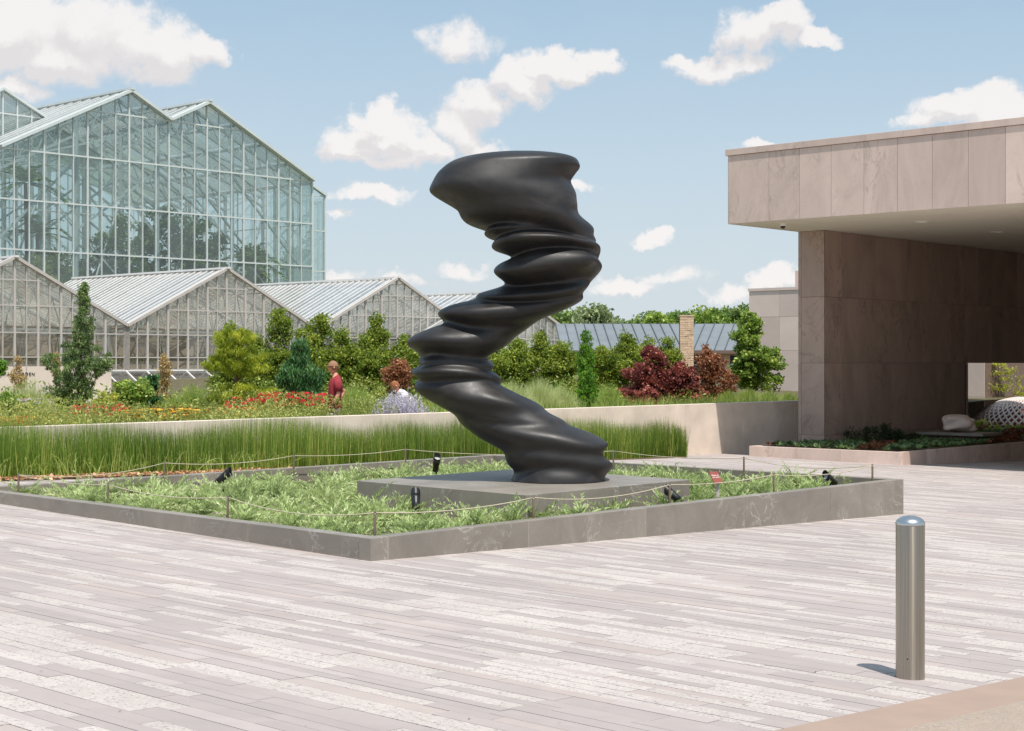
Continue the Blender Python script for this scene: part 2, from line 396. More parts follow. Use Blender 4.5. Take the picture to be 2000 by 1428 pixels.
L['far'] = leafmat('far_tree_leaf', S(66, 92, 44), S(170, 186, 108), .3, mid=S(108, 136, 64))
L['farpale'] = leafmat('far_pale_leaf', S(110, 128, 84), S(190, 200, 150), .25)
L['heuchera'] = leafmat('grey_green_rosette', S(58, 86, 48), S(146, 168, 112), .15)
L['rust'] = leafmat('rust_leaf', S(86, 50, 36), S(156, 102, 66), .2)
L['yew'] = leafmat('yew_needles', S(22, 34, 18), S(58, 76, 40), .1)
L['palm'] = leafmat('palm_frond', S(50, 76, 40), S(150, 168, 100), .3, mid=S(86, 112, 58))
L['litter'] = leafmat('fallen_leaves', S(140, 78, 50), S(232, 196, 156), .1, mid=S(196, 146, 106))
L['lime'] = leafmat('lime_foliage', S(120, 140, 40), S(206, 204, 96), .35)

# ------------------------------------------------------------------ foliage generators
def rdir(n):
    d = rng.normal(size=(n, 3)); return d/np.linalg.norm(d, axis=1)[:, None]
def leafquads(cen, size, aspect=.6, nrm=None, along=None, jitter=.3):
    """one pointed, slightly folded leaf per centre"""
    n = len(cen); size = np.asarray(size)*np.ones(n)*(1+jitter*(rng.random(n)*2-1))
    a = rdir(n) if along is None else along/np.linalg.norm(along, axis=1)[:, None]
    r = rdir(n) if nrm is None else nrm
    b = np.cross(a, r); b /= np.linalg.norm(b, axis=1)[:, None]+1e-9
    h = size[:, None]/2
    v = np.stack([cen-a*h, cen+b*h*aspect, cen+a*h, cen-b*h*aspect], 1).reshape(-1, 3)
    f = np.arange(4*n).reshape(n, 4); return v, f
def foliage(name, cen, size, mat, parent=None, aspect=.6, tone=None, **k):
    v, f = leafquads(cen, size, aspect, **k)
    n = len(cen); t = np.clip(rng.random(n) if tone is None else tone, 0, 1)
    return mk(name, v, f, mat, parent, tone=t)
def ell(n, c, r, shell=.35):
    """points in an ellipsoid, gathered towards its skin"""
    d = rdir(n); q = (shell+(1-shell)*rng.random(n)**.5)[:, None]; return np.array(c)+d*q*np.array(r)
def bladev(base, tip, width, bend=None, seg=3):
    """curved tapering blades from base to tip; bend = sideways offset of the middle"""
    n = len(base); ts = np.linspace(0, 1, seg+1); d = tip-base
    if bend is None: bend = np.zeros_like(base)
    side = np.cross(d, rdir(n)); side /= np.linalg.norm(side, axis=1)[:, None]+1e-9
    rows = []
    for i, t in enumerate(ts):
        c = base+d*t+bend*(4*t*(1-t)); w = (np.asarray(width)*np.ones(n)*(1-t)**.7+.0004)[:, None]/2
        rows += [c-side*w, c+side*w]
    v = np.stack(rows, 1).reshape(-1, 3); k = 2*(seg+1); f = []
    idx = np.arange(n)*k
    for i in range(seg): f.append(np.stack([idx+2*i, idx+2*i+1, idx+2*i+3, idx+2*i+2], 1))
    return v, np.concatenate(f, 0), seg
def blades(name, base, tip, width, mat, parent=None, bend=None, seg=3, tone=None):
    v, f, s = bladev(base, tip, width, bend, seg); t = rng.random(len(base)) if tone is None else tone
    return mk(name, v, f, mat, parent, tone=np.tile(t, s))
def trunk(parent, base, top, r0, clusters, mat=None, limbs=14, name='trunk', wob=.06):
    mb = MB(); base = Vector(base); top = Vector(top); H = (top-base).length
    pts = [base+(top-base)*t+Vector((random.uniform(-1, 1), random.uniform(-1, 1), 0))*wob*H*.15*(1 if 0 < t < 1 else 0) for t in (0, .25, .5, .75, 1)]
    mb.tube(pts, [r0, r0*.85, r0*.65, r0*.4, r0*.12], 8)
    for c in random.sample(list(clusters), min(limbs, len(clusters))):
        c = Vector(c); t = max(.08, min(.9, (c.z-base.z)/max(H, .01)-.18)); s = base+(top-base)*t; m = (s+c)/2+Vector((0, 0, -.03*H))
        mb.tube([s, m, c], [r0*(1-t)*.5+.006, r0*.2*(1-t)+.005, .004], 5)
    return mb.build(name, mat or M['bark'], parent, smooth=True)
def tree(name, label, cat, base, H, ells, nc, rc, nl, ls, mat, group=None, aspect=.6, r0=None, up=0, gaps=.0, tr=True, spread=1.0, trunk_top=.9):
    """ells: (dx, dy, z centre, rx, ry, rz, weight) in metres above the base"""
    r = empty(name, base, label, cat, group); b = np.array(base, float)
    wts = np.array([e[6] for e in ells], float); wts /= wts.sum(); cl = []
    for e, w in zip(ells, wts): cl.append(ell(max(2, int(nc*w)), b+np.array(e[:3]), e[3:6], .3))
    cl = np.concatenate(cl); per = max(4, nl//len(cl)); pts = []; tone = []
    for c in cl:
        k = rc*(.6+.8*random.random()); d = rdir(per)*np.array([1, 1, .75])*(rng.random(per)**.45)[:, None]*k*spread
        pts.append(c+d); tone.append(np.clip(rng.normal(.5+.16*random.gauss(0, 1), .22, per), 0, 1))
    pts = np.concatenate(pts); tone = np.concatenate(tone)
    keep = pts[:, 2] > b[2]+.02; pts = pts[keep]; tone = tone[keep]
    al = None
    if up: al = rdir(len(pts))+np.array([0, 0, up]); 
    foliage('crown', pts, ls, mat, r, aspect, tone, along=al)
    if tr: trunk(r, base, (base[0], base[1], base[2]+H*trunk_top), r0 or H*.02, cl)
    return r
def px(u, Y): return (u-1000)/F*Y
def zz(v, Y): return CZ-(v-HV)/F*Y
def gz(x, y): return -.1+.03*max(0.0, y-31)           # the planted ground behind the retaining wall

# ------------------------------------------------------------------ ground
def sheet(name, pts, mat, zf, thick=0):
    return mk(name, [(x, y, zf(x, y)) for x, y in pts], [tuple(range(len(pts)))], mat)
gr = mk('lawn', [(-900, -60, -3.2), (900, -60, -3.2), (900, 1500, -3.2), (-900, 1500, -3.2)], [(0, 1, 2, 3)], M['lawn']); tag(gr, kind='structure')
Av = (.678, .735); Bv = (-.735, .678)
# near ground behind the retaining wall
def grid(name, x0, x1, y0, y1, n, zf, mat):
    xs = np.linspace(x0, x1, n); ys = np.linspace(y0, y1, n)
    v = [(x, y, zf(x, y)) for y in ys for x in xs]; f = [(j*n+i, j*n+i+1, (j+1)*n+i+1, (j+1)*n+i) for j in range(n-1) for i in range(n-1)]
    return mk(name, v, f, mat, smooth=True)
WALL0 = np.array([4.09, 37.3]); WD = np.array([.664, .748]); WD /= np.hypot(*WD)   # retaining wall: corner point and direction
WALLF = Fr(WALL0, WD)
def garden_z(x, y): return gz(x, y)
gv = []; gf = []
n_ = 24
for j in range(n_):
    for i in range(n_):
        q = WALLF.p(-42+i*80/(n_-1), .3+j*90/(n_-1)); gv.append((q[0], q[1], min(1.1, garden_z(q[0], q[1]))))
for j in range(n_-1):
    for i in range(n_-1): gf.append((j*n_+i, j*n_+i+1, (j+1)*n_+i+1, (j+1)*n_+i))
g_ = mk('garden_ground', gv, gf, M['garden_soil'], smooth=True); tag(g_, kind='structure')

# paved plaza: joint bed, then every paver
pv = sheet('pavement', [(-40, -8), (40, -8), (40, 60), (-40, 60)], M['joint'], lambda x, y: nz(x, y)-.012); tag(pv, kind='structure')
K0 = np.array([1.215, 7.24]); KD = np.array([.723, .69])
PF = Fr(K0, Av)         # x along a (away right), y along b (away left)
pa = (-1.21, 13.6); pb = (5.07, 20.55); pc = (-.31, 26.07); pd_ = (-6.59, 19.12)      # planter corners
def inpoly(x, y, poly, m=0.0):
    c = False; n = len(poly)
    for i in range(n):
        x1, y1 = poly[i]; x2, y2 = poly[(i+1) % n]
        if (y1 > y) != (y2 > y) and x < (x2-x1)*(y-y1)/(y2-y1)+x1: c = not c
    return c
def kerb_side(x, y): return (x-K0[0])*KD[1]-(y-K0[1])*KD[0]    # positive beyond the kerb line
def wallside(x, y): return (np.array([x, y])-WALL0) @ np.array([-WD[1], WD[0]])  # positive behind wall
cands = []
a = -9.0
while a < 46:
    w = random.choice([.08, .10, .12, .12, .16]); b = -14+random.random(); rowtype = random.random()
    while b < 34:
        l = random.choice([.45, .6, .75, .9, 1.1])
        cl_ = math.sin(a*1.7+2*math.sin(b*.6))*math.cos(b*.9+a*.6)
        kind = 4+random.randrange(2) if random.random() < .40+.18*cl_ else random.choice([0, 0, 1, 2, 2, 3])
        x, y, _ = PF.p(a+w/2, b+l/2); inside = all(inpoly(*PF.p(a+w*i_, b+l*j_)[:2], (pa, pb, pc, pd_)) for i_ in (0, 1) for j_ in (0, .5, 1))
        if 5.2 < y < 41 and abs(x) < .36*y+1.6 and kerb_side(x, y) < 1.0 and not inside and wallside(x, y) < .2:
            if y > 27: kind = kind  # far pieces stay geometry too
            cands.append((a, b, w, l, kind, x, y))
        b += l
    a += w
def shown(c):
    a, b, w, l, k, x, y = c
    u = abs(x/y*F); v = (CZ-nz(x, y))/y*F
    if u > 1010 or v > 735 or kerb_side(x, y) > -.02: return 0
    return w*l/y**3
cands.sort(key=lambda c: -shown(c))
def paverv(c):
    a, b, w, l, k, x, y = c; g = .0018
    h = random.uniform(-.0012, .0012)
    cs = [PF.p(a+g, b+g), PF.p(a+w-g, b+g), PF.p(a+w-g, b+l-g), PF.p(a+g, b+l-g)]
    lo = [(p[0], p[1], nz(p[0], p[1])-.03) for p in cs]; hi = [(p[0], p[1], nz(p[0], p[1])+h) for p in cs]
    return lo+hi, [(4, 5, 6, 7), (0, 1, 5, 4), (1, 2, 6, 5), (2, 3, 7, 6), (3, 0, 4, 7)]
for c in cands[:300]:
    v, f = paverv(c); mk('paver', v, f, PAV[c[4]], pv)
mb = MB()
for c in cands[300:]: mb.add(*paverv(c), m=c[4])
o = mb.build('paver_field', PAV, pv); tag(o, kind='stuff')
# stray litter on the paving
def debris():
    n = 80; P = []
    while len(P) < n:
        y = 7+22*random.random()**1.2; x = random.uniform(-.34, .34)*y
        if not inpoly(x, y, (pa, pb, pc, pd_)) and kerb_side(x, y) < 0: P.append((x, y, nz(x, y)+.006))
    P = np.array(P); v, f = leafquads(P, .019, .5, nrm=np.tile([0, 0, 1.0], (n, 1))+rdir(n)*.2, along=rdir(n)*np.array([1, 1, .15]))
    o = mk('leaf_litter', v, f, M['bark'], tone=rng.random(n)); tag(o, 'tiny brown leaf scraps scattered over the pale paving', 'leaves', kind='stuff')
debris()
# kerb band and road, flush and a few millimetres above the bed
def along(k0, d, n, t, s): return (k0[0]+d[0]*t+n[0]*s, k0[1]+d[1]*t+n[1]*s)
KN = (KD[1], -KD[0]); KL = 1.0/np.hypot(*KD)
ks = [along(K0, KD, KN, -12, 0), along(K0, KD, KN, 45, 0), along(K0, KD, KN, 45, .36), along(K0, KD, KN, -12, .36)]
kb = MB(); v = [(x, y, nz(x, y)-.05) for x, y in ks][::-1]+[(x, y, nz(x, y)+.005) for x, y in ks][::-1]; kb.add(*hexa(v)); tag(kb.build('kerb', M['kerb']), kind='structure')
ks = [along(K0, KD, KN, -12, .36), along(K0, KD, KN, 45, .36), along(K0, KD, KN, 45, 40), along(K0, KD, KN, -12, 40)]
rd = mk('road', [(x, y, nz(x, y)+.009) for x, y in ks][::-1], [(0, 1, 2, 3)], M['road']); tag(rd, kind='structure')

# ------------------------------------------------------------------ stone planter with its pedestal
PT = .145; WTH = .15
planter = empty('stone_planter', (pa[0], pa[1], nz(*pa)), 'long low grey granite planter filled with juniper round the black sculpture', 'planter')
def run(parent, p0, p1, joints, zt, th, mat, inset_ends=(0, 0), zb=None, name='slab', core=True, gap=.004, bevel=.004):
    """a run of stone slabs between two corners; joints are distances; thickness goes to the left of the direction"""
    d = np.array(p1)-np.array(p0); Ln = np.hypot(*d); fr = Fr(p0, d)
    js = [inset_ends[0]]+[j for j in joints if 0 < j < Ln]+[Ln-inset_ends[1]]
    for i in range(len(js)-1):
        x0 = js[i]+(gap if i else 0); x1 = js[i+1]-(gap if i < len(js)-2 else 0)
        c = [fr.p(x0, 0), fr.p(x1, 0), fr.p(x1, th), fr.p(x0, th)]
        zbs = [(nz(q[0], q[1])-.06 if zb is None else zb) for q in c]
        v = [(q[0], q[1], z) for q, z in zip(c, zbs)]+[(q[0], q[1], zt) for q in c]
        mk(name, *hexa(v), mat, parent, bevel=bevel)
    if core:
        c = [fr.p(js[0]+.01, .006), fr.p(js[-1]-.01, .006), fr.p(js[-1]-.01, th-.006), fr.p(js[0]+.01, th-.006)]
        v = [(q[0], q[1], (nz(q[0], q[1])-.07 if zb is None else zb)) for q in c]+[(q[0], q[1], zt-.005) for q in c]
        mk('mortar_core', *hexa(v), M['mortar'], parent)
    return fr
def utot(p0, p1, u):   # distance along a run at which it crosses the direction u
    s = (u-1000)/F; d = np.array(p1)-np.array(p0); d = d/np.hypot(*d); return (s*p0[1]-p0[0])/(d[0]-s*d[1])
LA = math.dist(pa, pb); LB = math.dist(pa, pd_)
run(planter, pa, pb, [utot(pa, pb, u) for u in (759, 1033, 1263, 1456, 1622)], PT, WTH, M['kerbstone'])
run(planter, pd_, pa, [LB-utot(pa, pd_, u) for u in (105, 280, 485)][::1], PT, WTH, M['kerbstone'], (0, WTH+.002))
run(planter, pc, pd_, [1.9, 3.8, 5.7, 7.6], PT, WTH, M['kerbstone'], (0, WTH+.002))
run(planter, pb, pc, [1.6, 3.2, 4.8, 6.4], PT, WTH, M['kerbstone'], (WTH+.002, WTH+.002))
cx0 = sum(p[0] for p in (pa, pb, pc, pd_))/4; cy0 = sum(p[1] for p in (pa, pb, pc, pd_))/4
ins = [(cx0+(p[0]-cx0)*.975, cy0+(p[1]-cy0)*.975) for p in (pa, pb, pc, pd_)]
so = mk('soil', [(x, y, PT-.26) for x, y in ins], [(0, 1, 2, 3)], M['soil'], planter)
ped = empty('pedestal', (.1, 18.2, .05), 'square grey granite pedestal slab under the black sculpture', 'pedestal')
q = [(.146, 16.2), (2.06, 18.36), (.16, 20.35), (-1.78, 18.2)]
mid = lambda a, b, t=.5: (a[0]+(b[0]-a[0])*t, a[1]+(b[1]-a[1])*t)
m01 = mid(q[0], q[1]); m32 = mid(q[3], q[2])
for quad in ((q[0], m01, m32, q[3]), (m01, q[1], q[2], m32)):
    cc = (sum(p[0] for p in quad)/4, sum(p[1] for p in quad)/4); qq = [(cc[0]+(p[0]-cc[0])*.9985, cc[1]+(p[1]-cc[1])*.9985) for p in quad]
    mk('stone_slab', *hexa([(x, y, -.15) for x, y in qq]+[(x, y, .30) for x, y in qq]), M['kerbstone'], ped, bevel=.004)

# ------------------------------------------------------------------ the dark bronze abstract (a plain stand-in)
def sculpture():
    env = [(303, 1000, 1040), (306, 930, 1095), (318, 880, 1132), (340, 850, 1138), (370, 846, 1112), (405, 880, 1118), (440, 925, 1150), (475, 965, 1168), (510, 992, 1172), (545, 985, 1165), (580, 945, 1140),
           (615, 880, 1070), (650, 834, 1000), (690, 812, 965), (730, 808, 968), (770, 820, 1000), (810, 862, 1075), (845, 925, 1140), (880, 975, 1182), (915, 1000, 1194), (941, 992, 1188)]
    vv = np.array([e[0] for e in env], float); l = np.array([e[1] for e in env], float); r = np.array([e[2] for e in env], float)
    z = .30+(941-vv)*18.2/F; mp = 18.2/F
    n = 340; zs = np.linspace(z[-1], z[0], n)
    # smooth the outline
    def sm(a):
        b = np.interp(zs, z[::-1], a[::-1]); k = np.hanning(13); k /= k.sum()
        return np.convolve(np.pad(b, 6, mode='edge'), k, 'valid')
    ls, rs = sm(l), sm(r); H = z[0]-z[-1]; th = np.linspace(0, 2*np.pi, 128, endpoint=False)
    # soft ledges of uneven thickness run round the body and slide as they go
    led = [(.05, .032, 13), (.12, .036, 16), (.195, .022, 10), (.26, .05, 22), (.335, .022, 14), (.372, .016, 11), (.43, .04, 23), (.52, .034, 19), (.575, .018, 11), (.645, .04, 22), (.715, .022, 14), (.752, .014, 8), (.79, .026, 14), (.87, .055, 13)]
    verts = []
    for i, h in enumerate(zs):
        t = (h-z[-1])/H; cxp = (ls[i]+rs[i])/2; hw = (rs[i]-ls[i])/2*mp
        X = (cxp-1000)*mp; Yc = 18.25+.20*math.sin(5.2*t+.4); ry = .56+.10*math.sin(7*t+1)
        if t > .955: ry *= math.sqrt(max(0.0, 1-((t-.955)/.045)**2))*.9+.1
        off = np.zeros_like(th); damp = min(1, t/.05)*min(1, (1-t)/.04)
        for (tc, wd, amp) in led:
            tt = t+.022*np.sin(th*1+9*tc)+.010*np.cos(2*th+17*tc)
            d_ = (tt-tc)/wd
            off += amp*mp*(np.exp(-d_**2*.9)-.95*np.exp(-(d_+1.15)**2*2.4))*(.8+.45*np.cos(th-5.5*tc))
        off += 2.6*mp*np.sin(46*t+3.1*np.sin(th-4*t)+1.7*np.cos(2*th+5*t))*(.5+.5*np.sin(th*1+11*t))
        off *= damp*1.12
        e = .84; cx = np.sign(np.cos(th))*abs(np.cos(th))**e; sy = np.sign(np.sin(th))*abs(np.sin(th))**e
        tilt = .10*np.cos(th+2.2*math.pi*t)*(1 if t > .06 else t/.06)*(1 if t < .93 else (1-t)/.07)
        verts.append(np.stack([X+(hw+off-6*mp)*cx, Yc+(ry+off)*sy, h+tilt*.6], 1))
    v = np.concatenate(verts); m = len(th); f = []
    for i in range(n-1):
        for k in range(m): f.append((i*m+k, i*m+(k+1) % m, (i+1)*m+(k+1) % m, (i+1)*m+k))
    f.append(tuple(range(m-1, -1, -1))); f.append(tuple((n-1)*m+k for k in range(m)))
    o = mk('sculpture', v, f, M['bronze'], smooth=True, origin=(.55, 18.2, .30))
    tag(o, 'tall leaning abstract sculpture of dark bronze with rippled rounded folds on the granite pedestal', 'sculpture')
sculpture()

# ------------------------------------------------------------------ juniper in the planter
def juniper():
    u1 = np.array(pb)-np.array(pa); u3 = np.array(pd_)-np.array(pa); det = u1[0]*u3[1]-u1[1]*u3[0]
    def st(P): D = P-np.array(pa); return (D[..., 0]*u3[1]-D[..., 1]*u3[0])/det, (u1[0]*D[..., 1]-u1[1]*D[..., 0])/det
    def hgt(sa, tb):   # deep at the left and front, thin along the far wall and at the right
        h = .27-.15*np.clip((tb-.62)/.25, 0, 1)*np.clip((sa-.18)/.15, 0, 1)-.06*np.clip((sa-.55)/.3, 0, 1)
        return h
    bushes = []; tries = 0
    while len(bushes) < 150 and tries < 6000:
        tries += 1; a_, b_ = .03+.94*random.random(), .03+.94*random.random(); P = np.array(pa)+u1*a_+u3*b_
        if inpoly(P[0], P[1], q): continue
        if all(math.dist(P, o[0]) > .42 for o in bushes): bushes.append((P, a_, b_, random.gauss(0, .10), random.uniform(.75, 1.35)))
    C_ = []; AL = []; SZ = []; TT = []
    for (P, a_, b_, tn, hk) in bushes:
        npl = 30; H = hgt(a_, b_)*hk; wind = random.uniform(0, 6.28)
        for k in range(npl):
            az = 2*math.pi*(k+random.random()*.8)/npl; el = random.uniform(.12, .95); L_ = random.uniform(.34, .62)*(1.15-.5*el)
            d = np.array([math.cos(az)*math.cos(el)+.25*math.cos(wind), math.sin(az)*math.cos(el)+.25*math.sin(wind), math.sin(el)]); d /= np.linalg.norm(d)
            side = np.cross(d, [0, 0, 1.0]); side /= np.linalg.norm(side)+1e-6; upv = np.cross(side, d)
            z0 = PT-.26+H*random.uniform(.15, .62); m = 30; t = (np.arange(m)+.5)/m
            sg = ((np.arange(m) % 3)-1)[:, None]*1.0
            c = np.array([P[0], P[1], z0])+d*L_*t[:, None]+np.array([0, 0, -.20*L_])*(t**2)[:, None]+side*sg*(.030*(1-.7*t))[:, None]+rng.normal(0, .004, (m, 3))
            al = d*1.0+side*sg*.95*(1-.45*t)[:, None]+upv*.25+rng.normal(0, .16, (m, 3))
            C_.append(c); AL.append(al); SZ.append(.085*(1.05-.6*t)); base_t = random.gauss(.40, .13)+tn
            TT.append(np.clip(base_t+.42*(t-.4), 0, 1))
    # low growth; its dark tone paints the shade between the branches
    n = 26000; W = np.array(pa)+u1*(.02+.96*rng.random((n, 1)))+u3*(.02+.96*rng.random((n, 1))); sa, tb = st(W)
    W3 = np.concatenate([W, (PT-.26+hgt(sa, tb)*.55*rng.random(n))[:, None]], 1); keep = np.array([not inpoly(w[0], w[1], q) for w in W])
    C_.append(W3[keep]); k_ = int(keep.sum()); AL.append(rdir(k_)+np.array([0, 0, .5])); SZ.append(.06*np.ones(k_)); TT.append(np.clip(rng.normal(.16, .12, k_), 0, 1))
    c = np.concatenate(C_); al = np.concatenate(AL); sz = np.concatenate(SZ); tt_ = np.concatenate(TT)
    sc_, tc_ = st(c[:, :2]); sc_ = sc_*LA; tc_ = tc_*LB; ed_ = np.minimum(np.minimum(sc_, LA-sc_), np.minimum(tc_, LB-tc_))
    ok = (ed_ > .185) | ((ed_ > .05) & (c[:, 2] > PT+.03)); c, al, sz, tt_ = c[ok], al[ok], sz[ok], tt_[ok]
    o = foliage('juniper_cover', c, sz, L['juniper'], None, .24, tt_, along=al)
    tag(o, 'silvery green creeping juniper filling the granite planter', 'juniper', kind='stuff')
juniper()

# ------------------------------------------------------------------ rope barrier round the planter
def rope_barrier():
    def insd(p0, p1, off):
        fr = Fr(p0, np.array(p1)-np.array(p0)); return fr, math.dist(p0, p1)
    r = empty('rope_barrier', (-1.0, 13.9, PT-.05), 'thin pale rope strung on short steel posts inside the granite planter', 'rope fence')
    off = .26; pts = []
    for p0, p1, us in ((pd_, pa, (36, 211, 445)), (pa, pb, (732, 1042, 1308, 1511, 1704)), (pb, pc, (1453, 1198)), (pc, pd_, (792, 574, 321))):
        fr, Ln = insd(p0, p1, off)
        for u in us:
            s = (u-1000)/F; a_ = fr.p(0, off); d = fr.ex; t = (s*a_[1]-a_[0])/(d[0]-s*d[1])
            t = max(off+.03, min(Ln-off-.03, t)); pts.append(fr.p(t, off))
    tops = []
    for x, y, _ in pts:
        v, f = lathe([(.013, 0), (.013, .235), (.010, .24), (.010, .25), (.013, .252), (.011, .262), (0.001, .263)], (x, y, PT-.06), 10)
        mk('post', v, f, M['post'], r, smooth=False); tops.append(Vector((x, y, PT-.06+.245)))
    for i in range(len(tops)):
        a_, b_ = tops[i], tops[(i+1) % len(tops)]
        sag = .035+.012*((i*37) % 5); P_ = [a_.lerp(b_, t)-Vector((0, 0, sag*4*t*(1-t))) for t in np.linspace(0, 1, 12)]
        v, f = tubev(P_, .0048, 6); mk('rope', v, f, M['rope'], r, smooth=True)
rope_barrier()

# ------------------------------------------------------------------ flood lights in the juniper
def spot(loc, aim, label):
    r = empty('flood_light', loc, label, 'spotlight', 'flood lights in the planter')
    L0 = Vector(loc); d = Vector(aim).normalized(); c = L0+Vector((0, 0, .105))
    mb = MB(); mb.tube([L0-Vector((0, 0, .1)), L0+Vector((0, 0, .10))], .012, 8); mb.build('stake', M['dark_metal'], r, smooth=True)
    mb = MB(); mb.tube([c-d*.11, c-d*.105, c-d*.02, c+d*.025, c+d*.08], [.028, .040, .042, .048, .050], 20); mb.build('housing', M['dark_metal'], r, smooth=True)
    # the slanting glare hood
    e = d.orthogonal().normalized(); w = d.cross(e); upv = (Vector((0, 0, 1))-d*d.z).normalized(); v = []; f = []; n = 20
    for k in range(n):
        a_ = 2*math.pi*k/n; rr = e*math.cos(a_)+w*math.sin(a_); ext = .12+.03*rr.dot(upv)
        v += [c+d*.07+rr*.0515, c+d*ext+rr*.0515, c+d*ext+rr*.048, c+d*.085+rr*.048]
    for k in range(n):
        j = (k+1) % n
        for i in range(3): f.append((k*4+i, j*4+i, j*4+i+1, k*4+i+1))
    mk('hood', v, f, M['dark_metal'], r)
    mb = MB(); mb.tube([c+d*.08, c+d*.084], .046, 20); mb.build('lens', M['lens'], r)
    mb = MB()
    for s in (-1, 1): mb.bar(L0+Vector((0, 0, .08))+e*.0*s+Vector((d.y, -d.x, 0))*.052*s, c+Vector((d.y, -d.x, 0))*.06*s, .014, .006)
    mb.bar(L0+Vector((d.y*.06, -d.x*.06, .08)), L0+Vector((-d.y*.06, d.x*.06, .08)), .014, .006)
    mb.build('bracket', M['dark_metal'], r)
Zs = PT-.03
spot((px(436, 19.6), 19.6, Zs+.02), (.75, -.1, .62), 'black flood light at the left, in front of the far planter wall')
spot((px(852, 21.8), 21.8, Zs+.04), (.14, -.35, .9), 'black flood light facing upward behind the pedestal, left of the sculpture')
spot((px(812, 16.9), 16.9, Zs-.04), (-.05, .5, .55), 'black flood light seen from behind at the front left edge of the pedestal')
spot((px(1316, 17.5), 17.5, Zs-.035), (-.75, .3, .62), 'black flood light at the right corner of the pedestal beside a rope post')
spot((px(1622, 20.3), 20.3, Zs-.06), (-.62, -.45, .5), 'small black flood light at the right end of the planter')

def text_mesh(name, s, size, mat, parent, M4, extrude=.002, spacing=1.0):
    cu = bpy.data.curves.new('t', 'FONT'); cu.body = s; cu.size = size; cu.extrude = extrude; cu.align_x = 'CENTER'; cu.align_y = 'CENTER'; cu.space_character = spacing
    t = bpy.data.objects.new('t', cu); col.objects.link(t); bpy.context.view_layer.update()
    me = bpy.data.meshes.new_from_object(t.evaluated_get(bpy.context.evaluated_depsgraph_get())); bpy.data.objects.remove(t)
    v = [M4 @ w.co for w in me.vertices]; f = [tuple(p.vertices) for p in me.polygons]; bpy.data.meshes.remove(me)
    return mk(name, v, f, mat, parent)
# small red-brown plaque
def plaque():
    Y = 18.25; c = Vector((px(1398, Y), Y, .335)); r = empty('plaque_sign', (c.x, c.y, PT-.05), 'small red-brown plaque on a grey stake in the juniper right of the pedestal', 'sign')
    mb = MB(); mb.bar((c.x+.03, c.y+.01, PT-.12), (c.x+.02, c.y+.01, .30), .035, .012); mb.build('stake', M['grey_frame'], r)
    rot = Matrix.Translation(c) @ Matrix.Rotation(R(30), 4, 'Z') @ Matrix.Rotation(R(52), 4, 'X')
    w, h, t = .062, .078, .004
    v = [rot @ Vector(p) for p in ((-w, -h, -t), (w, -h, -t), (w, h, -t), (-w, h, -t), (-w, -h, t), (w, -h, t), (w, h, t), (-w, h, t))]
    mk('plate', *hexa(v), M['plaque'], r)
    text_mesh('lettering', 'Please do\nnot touch', .026, M['white'], r, rot @ Matrix.Translation((0, .012, t+.0006)), .0005)
plaque()

# ------------------------------------------------------------------ bollard
def bollard():
    x, y = 2.178, 8.68; z = nz(x, y); r = empty('bollard', (x, y, z), 'brushed stainless steel bollard with a domed cap standing near the kerb', 'bollard')
    v, f = lathe([(.078, -.03), (.078, .838), (.0778, .839)], (x, y, z), 64); o = mk('tube', v, f, M['steel'], r, smooth=True)
    mod = o.modifiers.new('e', 'EDGE_SPLIT'); mod.split_angle = R(40)
    prof = [(.0795, .8385)]+[(.0795*math.cos(a_), .843+.045*math.sin(a_)) for a_ in np.linspace(0, math.pi/2-.02, 16)]
    v, f = lathe(prof, (x, y, z), 64); mk('cap', v, f, M['steel_cap'], r, smooth=True)
    mb = MB(); mb.tube([(x-.034, y-.0725, z+.115), (x-.034, y-.0735, z+.115)], .004, 8); mb.build('screw', M['dark_metal'], r)
bollard()

# ------------------------------------------------------------------ retaining wall and reed bed
WT = .675
rw = empty('retaining_wall', (4.09, 37.3, -.55), 'long cream concrete retaining wall behind the green reed bed', 'wall')
def wall_panels(parent, fr, x0, x1, n, y0, y1, z0f, z1, mat, name='wall_panel', gap=.004, lens=None):
    xs = np.linspace(x0, x1, n+1)
    for i in range(n):
        xa, xb = xs[i]+gap, xs[i+1]-gap; v = []
        c = [fr.p(xa, y0), fr.p(xb, y0), fr.p(xb, y1), fr.p(xa, y1)]
        z0 = min(z0f(p[0], p[1]) for p in c)-.1
        mk(name, *hexa([(p[0], p[1], z0) for p in c]+[(p[0], p[1], z1) for p in c]), mat, parent, bevel=.006)
wall_panels(rw, WALLF, -33.0, 0, 11, 0, .22, nz, WT, M['concrete'])
wall_panels(rw, WALLF, .0, 7.2, 3, 0, .22, nz, WT, M['concrete'])
